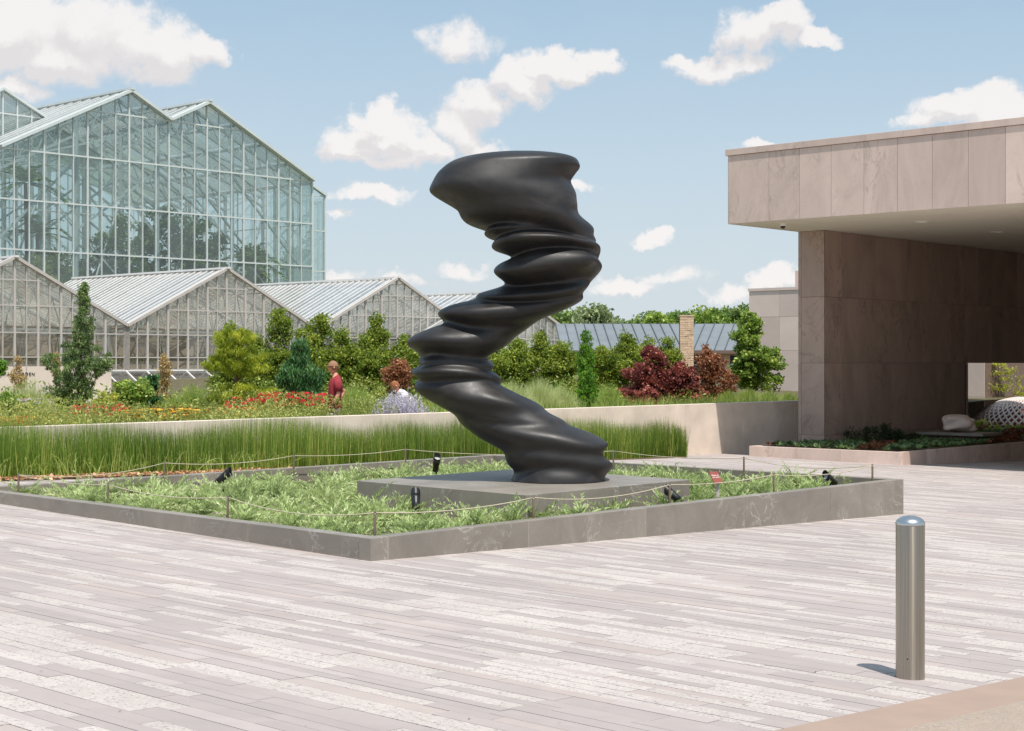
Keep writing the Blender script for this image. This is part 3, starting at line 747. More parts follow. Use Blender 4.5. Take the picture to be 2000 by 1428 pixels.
# reed bed ground
RB = [WALLF.p(-33, -2.05), WALLF.p(-1.25, -.92), WALLF.p(-.15, 0), WALLF.p(-33, 0)]
tag(mk('reed_bed_ground', [(p[0], p[1], nz(p[0], p[1])+.01) for p in RB], [(0, 1, 2, 3)], M['soil']), kind='structure')
def reeds():
    N = 44000
    x = -30+rng.random(N)*29.9; fe = -.86-.037*(-x-1.15); y = fe+rng.random(N)*(-fe-.06)
    # ragged front edge
    keep = (y > fe+.06+.06*np.sin(x*2.1)+.1*rng.random(N)) & (x < -.15+1.1*y-.2*rng.random(N)**2); x = x[keep]; y = y[keep]; fe = fe[keep]; n = len(x)
    X = WALLF.o[0]+WALLF.ex[0]*x+WALLF.ey[0]*y; Y = WALLF.o[1]+WALLF.ex[1]*x+WALLF.ey[1]*y
    vis = abs(X) < .34*Y+1.5; X, Y, x, y, fe = X[vis], Y[vis], x[vis], y[vis], fe[vis]; n = len(X)
    Z = .101-.0259*X-.0134*Y
    H = .73+.16*rng.random(n)+.05*np.sin(x*1.3)+.14*(rng.random(n) < .10)
    H *= np.where(rng.random(n) < .25, .55+.4*rng.random(n), 1)
    H *= np.clip(.75+(y-fe)*1.2, .7, 1)
    H *= .93+.09*np.sin(x*2.3+1.5*np.sin(x*.7))
    base = np.stack([X, Y, Z], 1); lean = rng.normal(0, .045, (n, 2)); edge = rng.random(n) < .1; lean[edge] *= 2.2
    tip = base+np.stack([lean[:, 0], lean[:, 1], H], 1)
    tone = np.clip(.38+.10*np.sin(x*.9)+.10*np.sin(x*7.3+2*np.sin(x*3))+rng.normal(0, .24, n), 0, 1); tone[rng.random(n) < .07] = 1
    o = blades('reeds', base, tip, .009, L['reed'], bend=np.concatenate([rng.normal(0, .008, (n, 2)), np.zeros((n, 1))], 1), seg=2, tone=tone)
    tag(o, 'dense strip of upright green horsetail reeds in front of the cream wall', 'reeds', kind='stuff')
    # a few lax grasses in the front left
    n = 700; x = -22+rng.random(n)*9; y = -.86-.037*(-x-1.15)+rng.random(n)*.25
    X = WALLF.o[0]+WALLF.ex[0]*x+WALLF.ey[0]*y; Y = WALLF.o[1]+WALLF.ex[1]*x+WALLF.ey[1]*y
    b = np.stack([X, Y, .101-.0259*X-.0134*Y], 1); d = rng.normal(0, .13, (n, 3)); d[:, 2] = .1+.28*rng.random(n)
    o = blades('lax_grass', b, b+d, .011, L['grass2'], bend=np.stack([0*X, 0*X, .06+.1*rng.random(n)], 1), seg=4)
    tag(o, 'loose arching grass blades along the front of the reed bed', 'grass', kind='stuff')
    n = 5200; x = -26+rng.random(n)*20; y = -.86-.037*(-x-1.15)-.24+rng.random(n)**.8*.45
    X = WALLF.o[0]+WALLF.ex[0]*x+WALLF.ey[0]*y; Y = WALLF.o[1]+WALLF.ex[1]*x+WALLF.ey[1]*y
    c = np.stack([X, Y, .125-.0259*X-.0134*Y+rng.random(n)*.035], 1); al = rdir(n)*np.array([1, 1, .3])
    o = foliage('fallen_leaves', c, .075, L['litter'], aspect=.5, along=al, nrm=rdir(n)*.5+np.array([0, 0, 1]))
    tag(o, 'dry brown fallen leaves along the front edge of the reed bed', 'leaves', kind='stuff')
reeds()

# ------------------------------------------------------------------ entrance building with its canopy
EF = Fr((5.01, 37.0), (.735, -.678))      # x = along the fascia towards the viewer, y = away under the canopy
ZC = CZ+3.246; ZT = CZ+4.97
eb = empty('entrance_building', (7.6, 38.8, -.6), 'pink stone entrance building with a deep flat canopy on a thick wall', 'building')
def panel_grid(parent, fr, axis, start, n, w, plane, zs, mat, out=-1, gap=.004, th=.03, first=None, skip=None, bev=0):
    """stone panels on a vertical face: axis 'x' (face at y=plane) or 'y' (face at x=plane); out = side the face looks to"""
    e = [start]
    if first: e.append(start+first)
    while len(e) < n+1: e.append(e[-1]+w)
    for i in range(n):
        for j in range(len(zs)-1):
            if skip and skip(e[i], e[i+1], zs[j], zs[j+1]): continue
            a_, b_ = e[i]+gap, e[i+1]-gap; z0, z1 = zs[j]+gap, zs[j+1]-gap; p0, p1 = sorted((plane, plane+out*th))
            if axis == 'x': box('panel', fr, a_, b_, p0, p1, z0, z1, mat, parent)
            else: box('panel', fr, p0, p1, a_, b_, z0, z1, mat, parent)
BL = 20.0
# roof body
box('roof_core', EF, .03, BL, .03, 15.5, ZC+.03, ZT-.14, M['recess'], eb)
box('soffit', EF, .035, BL, .035, 15.5, ZC, ZC+.028, M['soffit'], eb)
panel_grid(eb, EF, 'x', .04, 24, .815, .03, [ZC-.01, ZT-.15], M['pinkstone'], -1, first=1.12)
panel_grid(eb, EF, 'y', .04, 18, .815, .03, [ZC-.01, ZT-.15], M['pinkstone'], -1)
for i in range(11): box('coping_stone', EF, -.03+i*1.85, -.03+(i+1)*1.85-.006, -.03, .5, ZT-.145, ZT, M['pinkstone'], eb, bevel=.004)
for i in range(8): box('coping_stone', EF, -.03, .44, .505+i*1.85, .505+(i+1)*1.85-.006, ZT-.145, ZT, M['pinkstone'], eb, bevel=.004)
# the thick wall: face looking under the canopy (x = .74) and end face (y = 3.05), opening from y = 10.54
WA = 3.05; WB = .74; OP = 10.54; rows = [-.75, .05-.02, CZ, CZ+1.62, ZC-.004]
rows = [-.75, -.12, CZ, CZ+1.62, ZC-.004]
box('wall_core', EF, .03, WB-.03, WA+.03, OP-.02, -.75, ZC-.006, M['recess'], eb)
box('lintel_core', EF, .03, WB-.03, OP-.02, 15.4, CZ+.03, ZC-.006, M['recess'], eb)
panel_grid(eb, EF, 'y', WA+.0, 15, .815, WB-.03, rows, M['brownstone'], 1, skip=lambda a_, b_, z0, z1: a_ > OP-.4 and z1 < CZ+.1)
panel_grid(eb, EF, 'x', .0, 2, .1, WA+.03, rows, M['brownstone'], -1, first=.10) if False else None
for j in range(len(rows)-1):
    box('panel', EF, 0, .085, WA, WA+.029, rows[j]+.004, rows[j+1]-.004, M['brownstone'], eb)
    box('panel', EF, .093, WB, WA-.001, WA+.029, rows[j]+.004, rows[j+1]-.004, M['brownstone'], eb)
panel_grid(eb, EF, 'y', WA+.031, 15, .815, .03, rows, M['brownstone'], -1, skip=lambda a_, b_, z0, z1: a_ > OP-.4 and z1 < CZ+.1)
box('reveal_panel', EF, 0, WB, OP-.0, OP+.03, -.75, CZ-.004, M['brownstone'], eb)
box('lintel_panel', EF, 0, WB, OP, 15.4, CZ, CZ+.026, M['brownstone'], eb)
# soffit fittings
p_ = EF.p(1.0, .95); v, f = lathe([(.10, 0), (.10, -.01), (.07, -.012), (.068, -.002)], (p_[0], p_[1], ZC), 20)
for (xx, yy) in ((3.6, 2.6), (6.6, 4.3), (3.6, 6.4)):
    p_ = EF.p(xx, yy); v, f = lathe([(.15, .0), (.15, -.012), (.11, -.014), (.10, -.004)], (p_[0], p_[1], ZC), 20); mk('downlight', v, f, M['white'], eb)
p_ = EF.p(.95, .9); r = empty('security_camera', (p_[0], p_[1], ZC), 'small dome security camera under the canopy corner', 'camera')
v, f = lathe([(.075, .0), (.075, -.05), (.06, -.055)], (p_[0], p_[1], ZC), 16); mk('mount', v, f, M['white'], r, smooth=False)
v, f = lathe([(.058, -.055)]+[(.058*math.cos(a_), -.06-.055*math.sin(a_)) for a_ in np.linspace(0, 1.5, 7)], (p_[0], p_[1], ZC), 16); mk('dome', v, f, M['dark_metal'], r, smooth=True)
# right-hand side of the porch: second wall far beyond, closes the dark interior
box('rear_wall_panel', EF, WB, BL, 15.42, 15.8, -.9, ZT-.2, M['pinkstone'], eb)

# unseen block added beyond the frame to darken the porch from the right
box('shade_block_core', EF, 8.23, BL-.1, .93, 15.4, -1.0, ZC-.004, M['recess'], eb)
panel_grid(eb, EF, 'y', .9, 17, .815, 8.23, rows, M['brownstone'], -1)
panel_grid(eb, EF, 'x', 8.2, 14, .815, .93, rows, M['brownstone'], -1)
# planter bed beside the wall
pz = -.30; c0 = EF.p(.2, .62)[:2]; c1 = EF.p(4.14, .62)[:2]; c2 = EF.p(4.14, 14.5)[:2]; c3 = EF.p(.2, 3.0)[:2]
pl2 = empty('bed_planter', (c1[0], c1[1], -.6), 'low pinkish stone kerbed bed of ground cover under the canopy', 'planter')
run(pl2, c0, c1, [1.25, 2.45], pz, .12, M['pinkstone'], bevel=.004, core=True)
run(pl2, c1, c2, [1.2, 2.4, 3.3, 4.2, 5.4, 6.6, 7.8, 9, 10.2, 11.4, 12.6], pz, .12, M['pinkstone'], (.122, 0))
run(pl2, c3, c0, [1.2], pz, .12, M['pinkstone'], (0, .122))
mk('bed_soil', [EF.p(.25, .7, pz-.05), EF.p(4.05, .7, pz-.05), EF.p(4.05, 14.4, pz-.05), EF.p(.78, 14.4, pz-.05), EF.p(.78, 3.0, pz-.05), EF.p(.25, 3.0, pz-.05)], [(0, 1, 2, 3, 4, 5)], M['soil'], pl2)
def bedplants():
    n = 1300; x = .4+rng.random(n)*3.5; y = .85+rng.random(n)*12.5
    k = (y < 2.9) | (x > .9); x = x[k]; y = y[k]; n = len(x)
    P = np.array([EF.p(a_, b_, pz) for a_, b_ in zip(x, y)])
    cs = []; al = []; sz = []; m = 9
    for j in range(m):
        d = rdir(n); d[:, 2] = abs(d[:, 2])*.7+.1; cs.append(P+d*np.array([.07, .07, .09])); al.append(d)
    nrm = np.tile(np.array([0, 0, 1.0]), (n*m, 1))+rdir(n*m)*.5
    c = np.concatenate(cs)
    tone = np.clip(np.tile(rng.normal(.45, .2, n), m)+rng.normal(0, .12, n*m), 0, 1)
    rus = np.tile((np.sin(x*2.2+y*.9) > .72), m)
    o = foliage('bed_ground_cover', c[~rus], .10, L['heuchera'], aspect=.8, tone=tone[~rus], along=np.concatenate(al)[~rus], nrm=nrm[~rus])
    tag(o, 'grey-green leafy ground cover in the stone bed by the thick wall', 'ground cover', kind='stuff')
    o = foliage('rusty_ground_cover', c[rus], .09, L['rust'], aspect=.7, tone=tone[rus], along=np.concatenate(al)[rus], nrm=nrm[rus])
    tag(o, 'rusty red patches of leafy ground cover in the stone bed', 'ground cover', kind='stuff')
bedplants()
p_ = EF.p(1.75, 3.9); tree('yew_shrub', 'low dark green yew shrub against the shaded stone wall', 'shrub', (p_[0], p_[1], pz-.06), .5,
     [(0, 0, .28, .85, .42, .24, 1), (.4, .15, .2, .6, .4, .18, .6)], 90, .12, 4200, .07, L['yew'], aspect=.25, tr=True, trunk_top=.5, r0=.02)
# rough carved stone on its slab
def carved_stone():
    c = EF.p(2.6, 6.3); z0 = -.155
    r = empty('stone_plinth', (c[0], c[1], z0-.1), 'thin grey stone slab plinth under the white rock', 'plinth')
    box('slab', Fr(c[:2], EF.ex), -.85, .95, -.55, .55, z0, z0+.07, M['kerbstone'], r, bevel=.008)
    box('footing', Fr(c[:2], EF.ex), -.6, .7, -.35, .35, z0-.2, z0-.002, M['recess'], r)
    n = 26; m = 40; v = []; f = []
    for i in range(n+1):
        ph = math.pi*i/n
        for k in range(m):
            th = 2*math.pi*k/m; d = Vector((math.sin(ph)*math.cos(th), math.sin(ph)*math.sin(th), math.cos(ph)))
            w = 1+.12*math.sin(3*d.x+2.1*d.z+.6)+.10*math.sin(5*d.y+3*d.x)+.07*math.cos(7*d.z-4*d.x+1)
            e = .7; sx = lambda q_: math.copysign(abs(q_)**e, q_)
            v.append((c[0]+sx(d.x)*.40*w, c[1]+sx(d.y)*.32*w, z0+.075+.205+sx(d.z)*.205*min(1.15, w)))
    for i in range(n):
        for k in range(m): f.append((i*m+k, i*m+(k+1) % m, (i+1)*m+(k+1) % m, (i+1)*m+k))
    zmin = z0+.072; v = [(x, y, max(z, zmin)) for x, y, z in v]
    o = mk('carved_rock', v, f, M['palestone'], smooth=True, origin=(c[0], c[1], zmin)); tag(o, 'pale rounded carved rock resting on the thin stone slab', 'rock')
carved_stone()

# courtyard seen through the opening
cw = empty('courtyard_wall', (18.5, 62, -1), 'pinkish stone wall at the back of the sunny courtyard', 'wall')
CF = Fr((11.5, 64.5), (.94, -.34))
box('wall_core', CF, 0, 16, .03, .5, -1.2, 5.4, M['recess'], cw)
for i in range(12):
    for j, (z0, z1) in enumerate(((-1.2, 1.0), (1.0, 3.2), (3.2, 5.4))): box('panel', CF, i*1.33+.005, (i+1)*1.33-.005, 0, .03, z0+.004, z1-.004, M['terra'] if i in (5, 8) else M['pinkstone'], cw)
tag(mk('courtyard_ground', [(8, 44, -.68), (30, 38, -.68), (34, 66, -.68), (10, 68, -.68)], [(0, 1, 2, 3)], M['garden_soil']), kind='structure')
lw = empty('courtyard_low_wall', (15.5, 53, -.7), 'low grey wall in the courtyard beyond the opening', 'wall')
box('wall_body', Fr((13.4, 53.4), (1, -.1)), 0, 2.6, 0, .2, -.8, zz(775, 53), M['kerbstone'], lw)
def lattice_dome():
    c = (px(1998, 50.5), 50.5, -.75); r = empty('lattice_dome', c, 'white woven lattice dome among the courtyard plants', 'dome')
    mb = MB(); nr = 22; A_, B_, H_ = 1.75, 1.1, 1.30
    def P(th, ph): return Vector((c[0]+A_*math.cos(th)*math.cos(ph), c[1]+B_*math.sin(th)*math.cos(ph), c[2]+H_*math.sin(ph)))
    for k in range(44):
        for s in (-1, 1):
            pts = [P(2*math.pi*k/44+s*t*1.1, t*1.48) for t in np.linspace(0, 1, 14)]; mb.tube(pts, .032, 5, cap=False)
    mb.build('lattice', M['palestone'], r, smooth=True)
    v = []; f = []
    for i in range(9):
        for k in range(24): v.append(P(2*math.pi*k/24, i/8*1.52)*1.0)
    v = [Vector((c[0]+(p.x-c[0])*.8, c[1]+(p.y-c[1])*.8, c[2]+(p.z-c[2])*.8)) for p in v]
    for i in range(8):
        for k in range(24): f.append((i*24+k, i*24+(k+1) % 24, (i+1)*24+(k+1) % 24, (i+1)*24+k))
    mk('inner_shell', v, f, M['terra'], r, smooth=True)
lattice_dome()
tree('courtyard_tree', 'slender young tree with sparse light foliage in the courtyard', 'tree', (px(1950, 52), 52, -.7), 2.4,
     [(0, 0, 1.75, .8, .5, .35, 1), (.1, 0, 2.1, .45, .4, .3, .6), (-.5, 0, 1.5, .35, .3, .15, .3), (.7, 0, 1.45, .35, .3, .15, .3)], 55, .14, 1500, .07, L['lime'], r0=.04)
for i, (u, Y, w, h, m_, lab) in enumerate(((1905, 47, .5, .55, 'lime', 'yellow-green shrub left in the courtyard opening'), (1935, 46.5, .5, .5, 'rust', 'reddish shrub in the middle of the courtyard opening'), (1965, 46, .6, .5, 'lime', 'pale yellow-green shrub in front of the lattice dome'), (1992, 45.5, .5, .42, 'maple', 'dark green leafy shrub at the right of the courtyard opening'))):
    tree('courtyard_shrub', lab, 'shrub', (px(u, Y), Y, -.7), h, [(0, 0, h*.7, w, w*.8, h*.45, 1)], 40, .14, 1100, .08, L[m_], 'shrubs in the courtyard', tr=True, r0=.015, trunk_top=.6)

# ------------------------------------------------------------------ far stone block and the metal-roofed house
fb = empty('stone_block_building', (px(1510, 55), 55, .2), 'plain pale stone block building behind the green tree', 'building')
BF = Fr((px(1463, 57.5), 57.5), (.735, -.678)); zt = zz(564, 57.5)
box('wall_core', BF, .02, 9, .03, 8, -.6, zt-.1, M['recess'], fb)
for i in range(7):
    for z0, z1 in ((-.6, .55), (.55, 2.1), (2.1, 3.3), (3.3, zt-.1)): box('panel', BF, i*1.3+.004, (i+1)*1.3-.004, 0, .03, z0+.004, z1-.004, M['palestone'], fb)
for j in range(6):
    for z0, z1 in ((-.6, .55), (.55, 2.1), (2.1, 3.3), (3.3, zt-.1)): box('panel', BF, -.01, .02, .035+j*1.3, .035+(j+1)*1.3-.006, z0+.004, z1-.004, M['palestone'], fb)
box('coping', BF, -.03, 9, -.03, 8, zt-.1, zt, M['palestone'], fb)

M['metalroof'] = plain('zinc_roof', S(120, 126, 130), .6, 0, .10, 1.2); M['seam'] = plain('zinc_seam', S(84, 90, 95), .6, 0, .1, 4)
M['chimstone'] = granite('sandstone', S(214, 184, 154), S(240, 214, 190), 2, .3, .8, .18)
def house():
    h = empty('metal_roofed_house', (px(1330, 76), 76, .5), 'low house with grey standing seam metal roof behind the hedge', 'house')
    Y0 = 78; zr = zz(632.5, Y0); ze = zz(684, 73.5)
    def wing(x0, x1, n, run_, d, ridge_y):
        # ridge from x0 to x1 along d; seams fall along n
        k = 0; ln = x1-x0; cnt = int(ln/.46)
        for i in range(cnt):
            a_ = np.array([x0+ln*i/cnt, ridge_y+d*(ln*i/cnt)]); b_ = np.array([x0+ln*(i+1)/cnt, ridge_y+d*(ln*(i+1)/cnt)])
            v = [(a_[0]+n[0]*run_, a_[1]+n[1]*run_, ze), (b_[0]+n[0]*run_, b_[1]+n[1]*run_, ze), (b_[0], b_[1], zr), (a_[0], a_[1], zr)]
            lo = [(x, y, z-.05) for x, y, z in v]; mk('roof_sheet', *hexa(lo+v), M['metalroof'], h)
            mb = MB(); mb.bar((v[0][0], v[0][1], v[0][2]+.03), (v[3][0], v[3][1], v[3][2]+.03), .035, .06); mb.build('roof_seam', M['seam'], h)
        e0 = (x0+n[0]*run_, ridge_y+n[1]*run_); e1 = (x1+n[0]*run_, ridge_y+d*ln+n[1]*run_)
        return e0, e1
    e0, e1 = wing(px(1085, Y0), px(1326, Y0), (.035, -.999), 4.5, .02, Y0)
    f0, f1 = wing(px(1336, Y0)+.55, px(1520, Y0)+1.2, (-.235, -.972), 4.5, -.03, Y0)
    for (a_, b_) in ((e0, e1), (f0, f1)):
        fr = Fr((a_[0], a_[1]+.25), (b_[0]-a_[0], b_[1]-a_[1])); Ln = math.dist(a_, b_)
        box('wall', fr, 0, Ln, 0, .2, .2, ze-.06, M['chimstone'], h); mb = MB(); mb.box(fr, 0, Ln, -.3, -.24, ze-.16, ze-.02); mb.build('fascia_board', M['recess'], h)
        for k in range(int(Ln/1.7)):
            x = .5+k*1.7; w = box('window', fr, x, x+1.1, -.04, .0, 1.1, ze-.25, M['dark_metal'], h)
            mb = MB(); mb.box(fr, x+.53, x+.57, -.06, -.041, 1.1, ze-.25); mb.box(fr, x, x+1.1, -.061, -.042, 1.55, 1.59); mb.build('muntin', M['white_frame'], w)
    box('gable_wall', WF, px(1085, Y0)+.5, px(1520, Y0), Y0-.2, Y0+.1, .3, zr-.12, M['chimstone'], h)
    # rough stone chimney in courses
    c0 = px(1328, 72.4); c1 = px(1355, 72.4); z = .2; zc = zz(617, 72.4); k = 0; w = c1-c0
    ch = box('chimney', WF, c0+.02, c1-.02, 72.42, 72.95, .2, zc-.06, M['recess'], h)
    while z < zc-.08:
        hh = random.choice([.075, .1, .12]); x = c0; j = 0
        while x < c1-.02:
            l = min(c1-x, random.choice([.16, .24, .34])); l = c1-x if c1-x-l < .1 else l
            o = random.uniform(0, .02); mk('stone', *boxv(WF, x+.004, x+l-.004, 72.4-o, 72.5, z+.004, z+hh-.004), M['chimstone'], ch); x += l
        mk('stone', *boxv(WF, c1-.02, c1+random.uniform(0, .015), 72.51, 72.95, z+.004, z+hh-.004), M['chimstone'], ch)
        z += hh
    box('cap_stone', WF, c0-.02, c1+.02, 72.38, 73, z, z+.06, M['chimstone'], ch)
house()

# ------------------------------------------------------------------ glasshouses
def lerp(a, b, t): return a+(b-a)*t
def conservatory():
    CFr = Fr((-.1258*105, 105), (-Av[0], -Av[1]))   # x runs left along the facade, y = ... towards the viewer's left/away
    # make y point away (b direction)
    class F2(Fr):
        pass
    fr = F2((-.1258*105, 105), (-Av[0], -Av[1])); fr.ey = np.array([-.735, .678])
    r = empty('conservatory', (-18, 99, .9), 'tall white-framed glass conservatory with twin gables and green tinted panes', 'greenhouse')
    sp = .944; N = 24; top = {0: 13.65, 9: 17.8, 12: 16.4, 15: 17.8, 24: 13.65}
    ks = sorted(top)
    def zt(i):
        for a_, b_ in zip(ks, ks[1:]):
            if a_ <= i <= b_: return lerp(top[a_], top[b_], (i-a_)/(b_-a_))
    rails = [.9, 2.4, 5.21, 8.03, 10.84, 13.65, 16.4, 18]
    DEP = 22.0
    for i in range(N):
        for z0, z1 in zip(rails, rails[1:]):
            ta, tb = min(z1, zt(i)), min(z1, zt(i+1))
            if max(ta, tb) <= z0+.02: continue
            ta = max(ta, z0+.001); tb = max(tb, z0+.001)
            x0, x1 = i*sp+.03, (i+1)*sp-.03
            c = [fr.p(x0, .04), fr.p(x1, .04), fr.p(x1, .055), fr.p(x0, .055)]
            hz = (ta, tb, tb, ta)
            mk('pane', *hexa([(p[0], p[1], z0+.04) for p in c]+[(p[0], p[1], max(h_-.04, z0+.05)) for p, h_ in zip(c, hz)]), M['glass'], r)
    for i in range(N+1):
        w = .024 if i % 3 else .045
        box('mullion', fr, i*sp-w, i*sp+w, -.03, .10, .9, zt(i), M['green_white_frame'], r)
    for z in rails[1:-1]:
        # rail only where the facade is taller
        xs = [i for i in range(N+1) if zt(i) >= z-.01]
        segs = []; s = None
        for i in range(N):
            ok = max(zt(i), zt(i+1)) > z+.01
            if ok:
                a_ = i; b_ = i+1
                if zt(i) < z: a_ = i+(z-zt(i))/(zt(i+1)-zt(i))
                if zt(i+1) < z: b_ = i+(zt(i)-z)/(zt(i)-zt(i+1))
                if segs and abs(segs[-1][1]-a_) < .01: segs[-1][1] = b_
                else: segs.append([a_, b_])
        for a_, b_ in segs: box('rail', fr, a_*sp, b_*sp, -.025, .095, z-.045, z+.045, M['green_white_frame'], r)
    for a_, b_ in zip(ks, ks[1:]):
        mb = MB(); p0 = fr.p(a_*sp, -.12, top[a_]+.06); p1 = fr.p(b_*sp, -.12, top[b_]+.06); mb.bar(p0, p1, .5, .16); mb.build('rake_beam', M['green_white_frame'], r)
    # roof slopes: glazing strips with bars, running back
    for a_, b_ in zip(ks, ks[1:]):
        n = 22
        for j in range(n):
            y0, y1 = j*DEP/n+.03, (j+1)*DEP/n-.03
            c = [fr.p(a_*sp, y0, top[a_]+.05), fr.p(b_*sp, y0, top[b_]+.05), fr.p(b_*sp, y1, top[b_]+.05), fr.p(a_*sp, y1, top[a_]+.05)]
            mk('roof_pane', *hexa([(x, y, z-.012) for x, y, z in c]+c), M['roofglass'], r)
        mb = MB()
        for j in range(n+1): mb.bar(fr.p(a_*sp, j*DEP/n, top[a_]+.08), fr.p(b_*sp, j*DEP/n, top[b_]+.06), .04, .045)
        mb.build('glazing_bars', M['green_white_frame'], r)['kind'] = 'stuff'
        m = max(2, abs(b_-a_)//2)
        for k in range(m+1):
            t = k/m; mb = MB(); z = lerp(top[a_], top[b_], t)-.12; x = lerp(a_, b_, t)*sp; mb.bar(fr.p(x, 0, z), fr.p(x, DEP, z), .10, .14); mb.build('purlin', M['steel_truss'], r)
    for kx in (9, 15):
        mb = MB(); mb.bar(fr.p(kx*sp, -.4, top[kx]+.16), fr.p(kx*sp, DEP, top[kx]+.16), .28, .12); mb.build('ridge_cap', M['green_white_frame'], r)
    # side wall to the right and back wall
    for x, nm in ((0, 'side'), (N*sp, 'side')):
        for j in range(11):
            y0, y1 = j*2+.04, j*2+1.96
            box('side_pane', fr, x-.01, x+.01, y0, y1, .9, 13.5, M['glass'], r)
        mb = MB()
        for j in range(12): mb.box(fr, x-.04, x+.04, j*2-.04, j*2+.04, .9, 13.6)
        for z in rails[1:6]: mb.box(fr, x-.035, x+.035, 0, DEP, z-.03, z+.03)
        mb.build('side_frame', M['green_white_frame'], r)['kind'] = 'stuff'
    mb = MB()
    for i in range(0, N+1): mb.box(fr, i*sp-.035, i*sp+.035, DEP-.04, DEP+.04, .9, zt(i))
    for z in rails[1:6]: mb.box(fr, 0, N*sp, DEP-.03, DEP+.03, z-.03, z+.03)
    mb.build('rear_frame', M['green_white_frame'], r)['kind'] = 'stuff'
    # roof trusses
    for y in (1.2, 5.2, 9.4, 13.6, 17.8):
        for a_, b_ in zip(ks, ks[1:]):
            mb = MB(); dz = -.35; d2 = -1.35
            P0 = lambda t: fr.p(lerp(a_, b_, t)*sp, y, lerp(top[a_], top[b_], t)+dz); P1 = lambda t: fr.p(lerp(a_, b_, t)*sp, y, lerp(top[a_], top[b_], t)+d2)
            mb.bar(P0(0), P0(1), .16); mb.bar(P1(0), P1(1), .13); m = max(3, int(abs(b_-a_)*.8))
            for k in range(m): mb.bar(P0(k/m), P1((k+.5)/m), .07); mb.bar(P1((k+.5)/m), P0((k+1)/m), .07)
            mb.build('roof_truss', M['steel_truss'], r)
        for i in (0, 6, 12, 18, 24):
            mb = MB(); mb.bar(fr.p(i*sp, y, .9), fr.p(i*sp, y, zt(i)-.3), .2); mb.build('column', M['steel_truss'], r)
        mb = MB(); mb.bar(fr.p(0, y, 12.9), fr.p(12*sp, y, 16), .11); mb.bar(fr.p(24*sp, y, 12.9), fr.p(12*sp, y, 16), .11)
        mb.bar(fr.p(6*sp, y, 9.5), fr.p(12*sp, y, 13.4), .12); mb.bar(fr.p(18*sp, y, 9.5), fr.p(12*sp, y, 13.4), .12)
        mb.bar(fr.p(0, y, 8), fr.p(6*sp, y, 13.6), .12); mb.bar(fr.p(24*sp, y, 8), fr.p(18*sp, y, 13.6), .12); mb.build('brace', M['steel_truss'], r)
    for i in (0, 6, 12, 18):
        for y in (1.2, 9.4):
            mb = MB(); mb.bar(fr.p(i*sp, y, 4), fr.p((i+6)*sp, y+4, 12.5), .10); mb.bar(fr.p((i+6)*sp, y, 3), fr.p(i*sp, y+4, 12), .10); mb.build('brace', M['steel_truss'], r)
    # narrow wing at the right
    w2 = empty('conservatory_side_bay', (-14, 108, .9), 'narrow glass bay projecting at the right end of the tall conservatory', 'greenhouse')
    f2 = F2((-13.1, 111.0), (-Av[0], -Av[1])); f2.ey = fr.ey
    for i in range(4):
        for z0, z1 in ((.9, 2.4), (2.4, 5.2), (5.2, 8.03), (8.03, 10.84), (10.84, 13.3)): box('pane', f2, i*1.1+.03, i*1.1+1.07, 0, .015, z0+.04, z1-.04, M['glass'], w2)
        c = [f2.p(i*1.1, 0), f2.p(i*1.1+1.1, 0), f2.p(i*1.1+1.1, .02), f2.p(i*1.1, .02)]
        hs = [13.3+.5*i, 13.8+.5*i]; mk('pane', *hexa([(p[0], p[1], 13.34) for p in c]+[(p[0], p[1], max(h_, 13.36)) for p, h_ in zip(c, (hs[0], hs[1], hs[1], hs[0]))]), M['glass'], w2)
    for i in range(5): box('mullion', f2, i*1.1-.05, i*1.1+.05, -.06, .08, .9, 13.3+.5*i, M['green_white_frame'], w2)
    for z in (2.4, 5.2, 8.03, 10.84, 13.3): box('rail', f2, 0, 4.4, -.04, .07, z-.04, z+.04, M['green_white_frame'], w2)
    mb = MB(); mb.bar(f2.p(-.1, 0, 13.35), f2.p(4.4, 0, 15.5), .3, .14); mb.build('rake_beam', M['green_white_frame'], w2)
    for j in range(4): box('side_pane', f2, -.01, .01, j*1.2+.03, j*1.2+1.17, .9, 13.2, M['glass'], w2)
    # second gable further left
    w3 = empty('conservatory_left_wing', (-32, 95, .9), 'second glass gable of the conservatory at the far left edge', 'greenhouse')
    f3 = F2((-30.1, 93.8), (-Av[0], -Av[1])); f3.ey = fr.ey
    for i in range(-8, 8):
        h0 = 17.8-abs(i)*.46; h1 = 17.8-abs(i+1)*.46
        for z0, z1 in ((8.0, 10.84), (10.84, 13.65), (13.65, 16.4), (16.4, 18)):
            ta, tb = min(z1, h0), min(z1, h1)
            if max(ta, tb) <= z0+.03: continue
            c = [f3.p(i*sp+.03, 0), f3.p((i+1)*sp-.03, 0), f3.p((i+1)*sp-.03, .015), f3.p(i*sp+.03, .015)]
            mk('pane', *hexa([(p[0], p[1], z0+.04) for p in c]+[(p[0], p[1], max(z0+.06, h_-.04)) for p, h_ in zip(c, (ta, tb, tb, ta))]), M['glass'], w3)
        box('mullion', f3, i*sp-.04, i*sp+.04, -.05, .08, .9, h0, M['green_white_frame'], w3)
    for sgn in (-1, 1):
        mb = MB(); mb.bar(f3.p(0, 0, 17.85), f3.p(sgn*8*sp, 0, 17.85-8*.46), .4, .15); mb.build('rake_beam', M['green_white_frame'], w3)
        for j in range(10):
            c = [f3.p(0, j*1.5+.03, 17.85), f3.p(sgn*8*sp, j*1.5+.03, 17.85-8*.46), f3.p(sgn*8*sp, j*1.5+1.47, 17.85-8*.46), f3.p(0, j*1.5+1.47, 17.85)]
            mk('roof_pane', *hexa([(x, y, z-.012) for x, y, z in c]+c), M['roofglass'], w3)
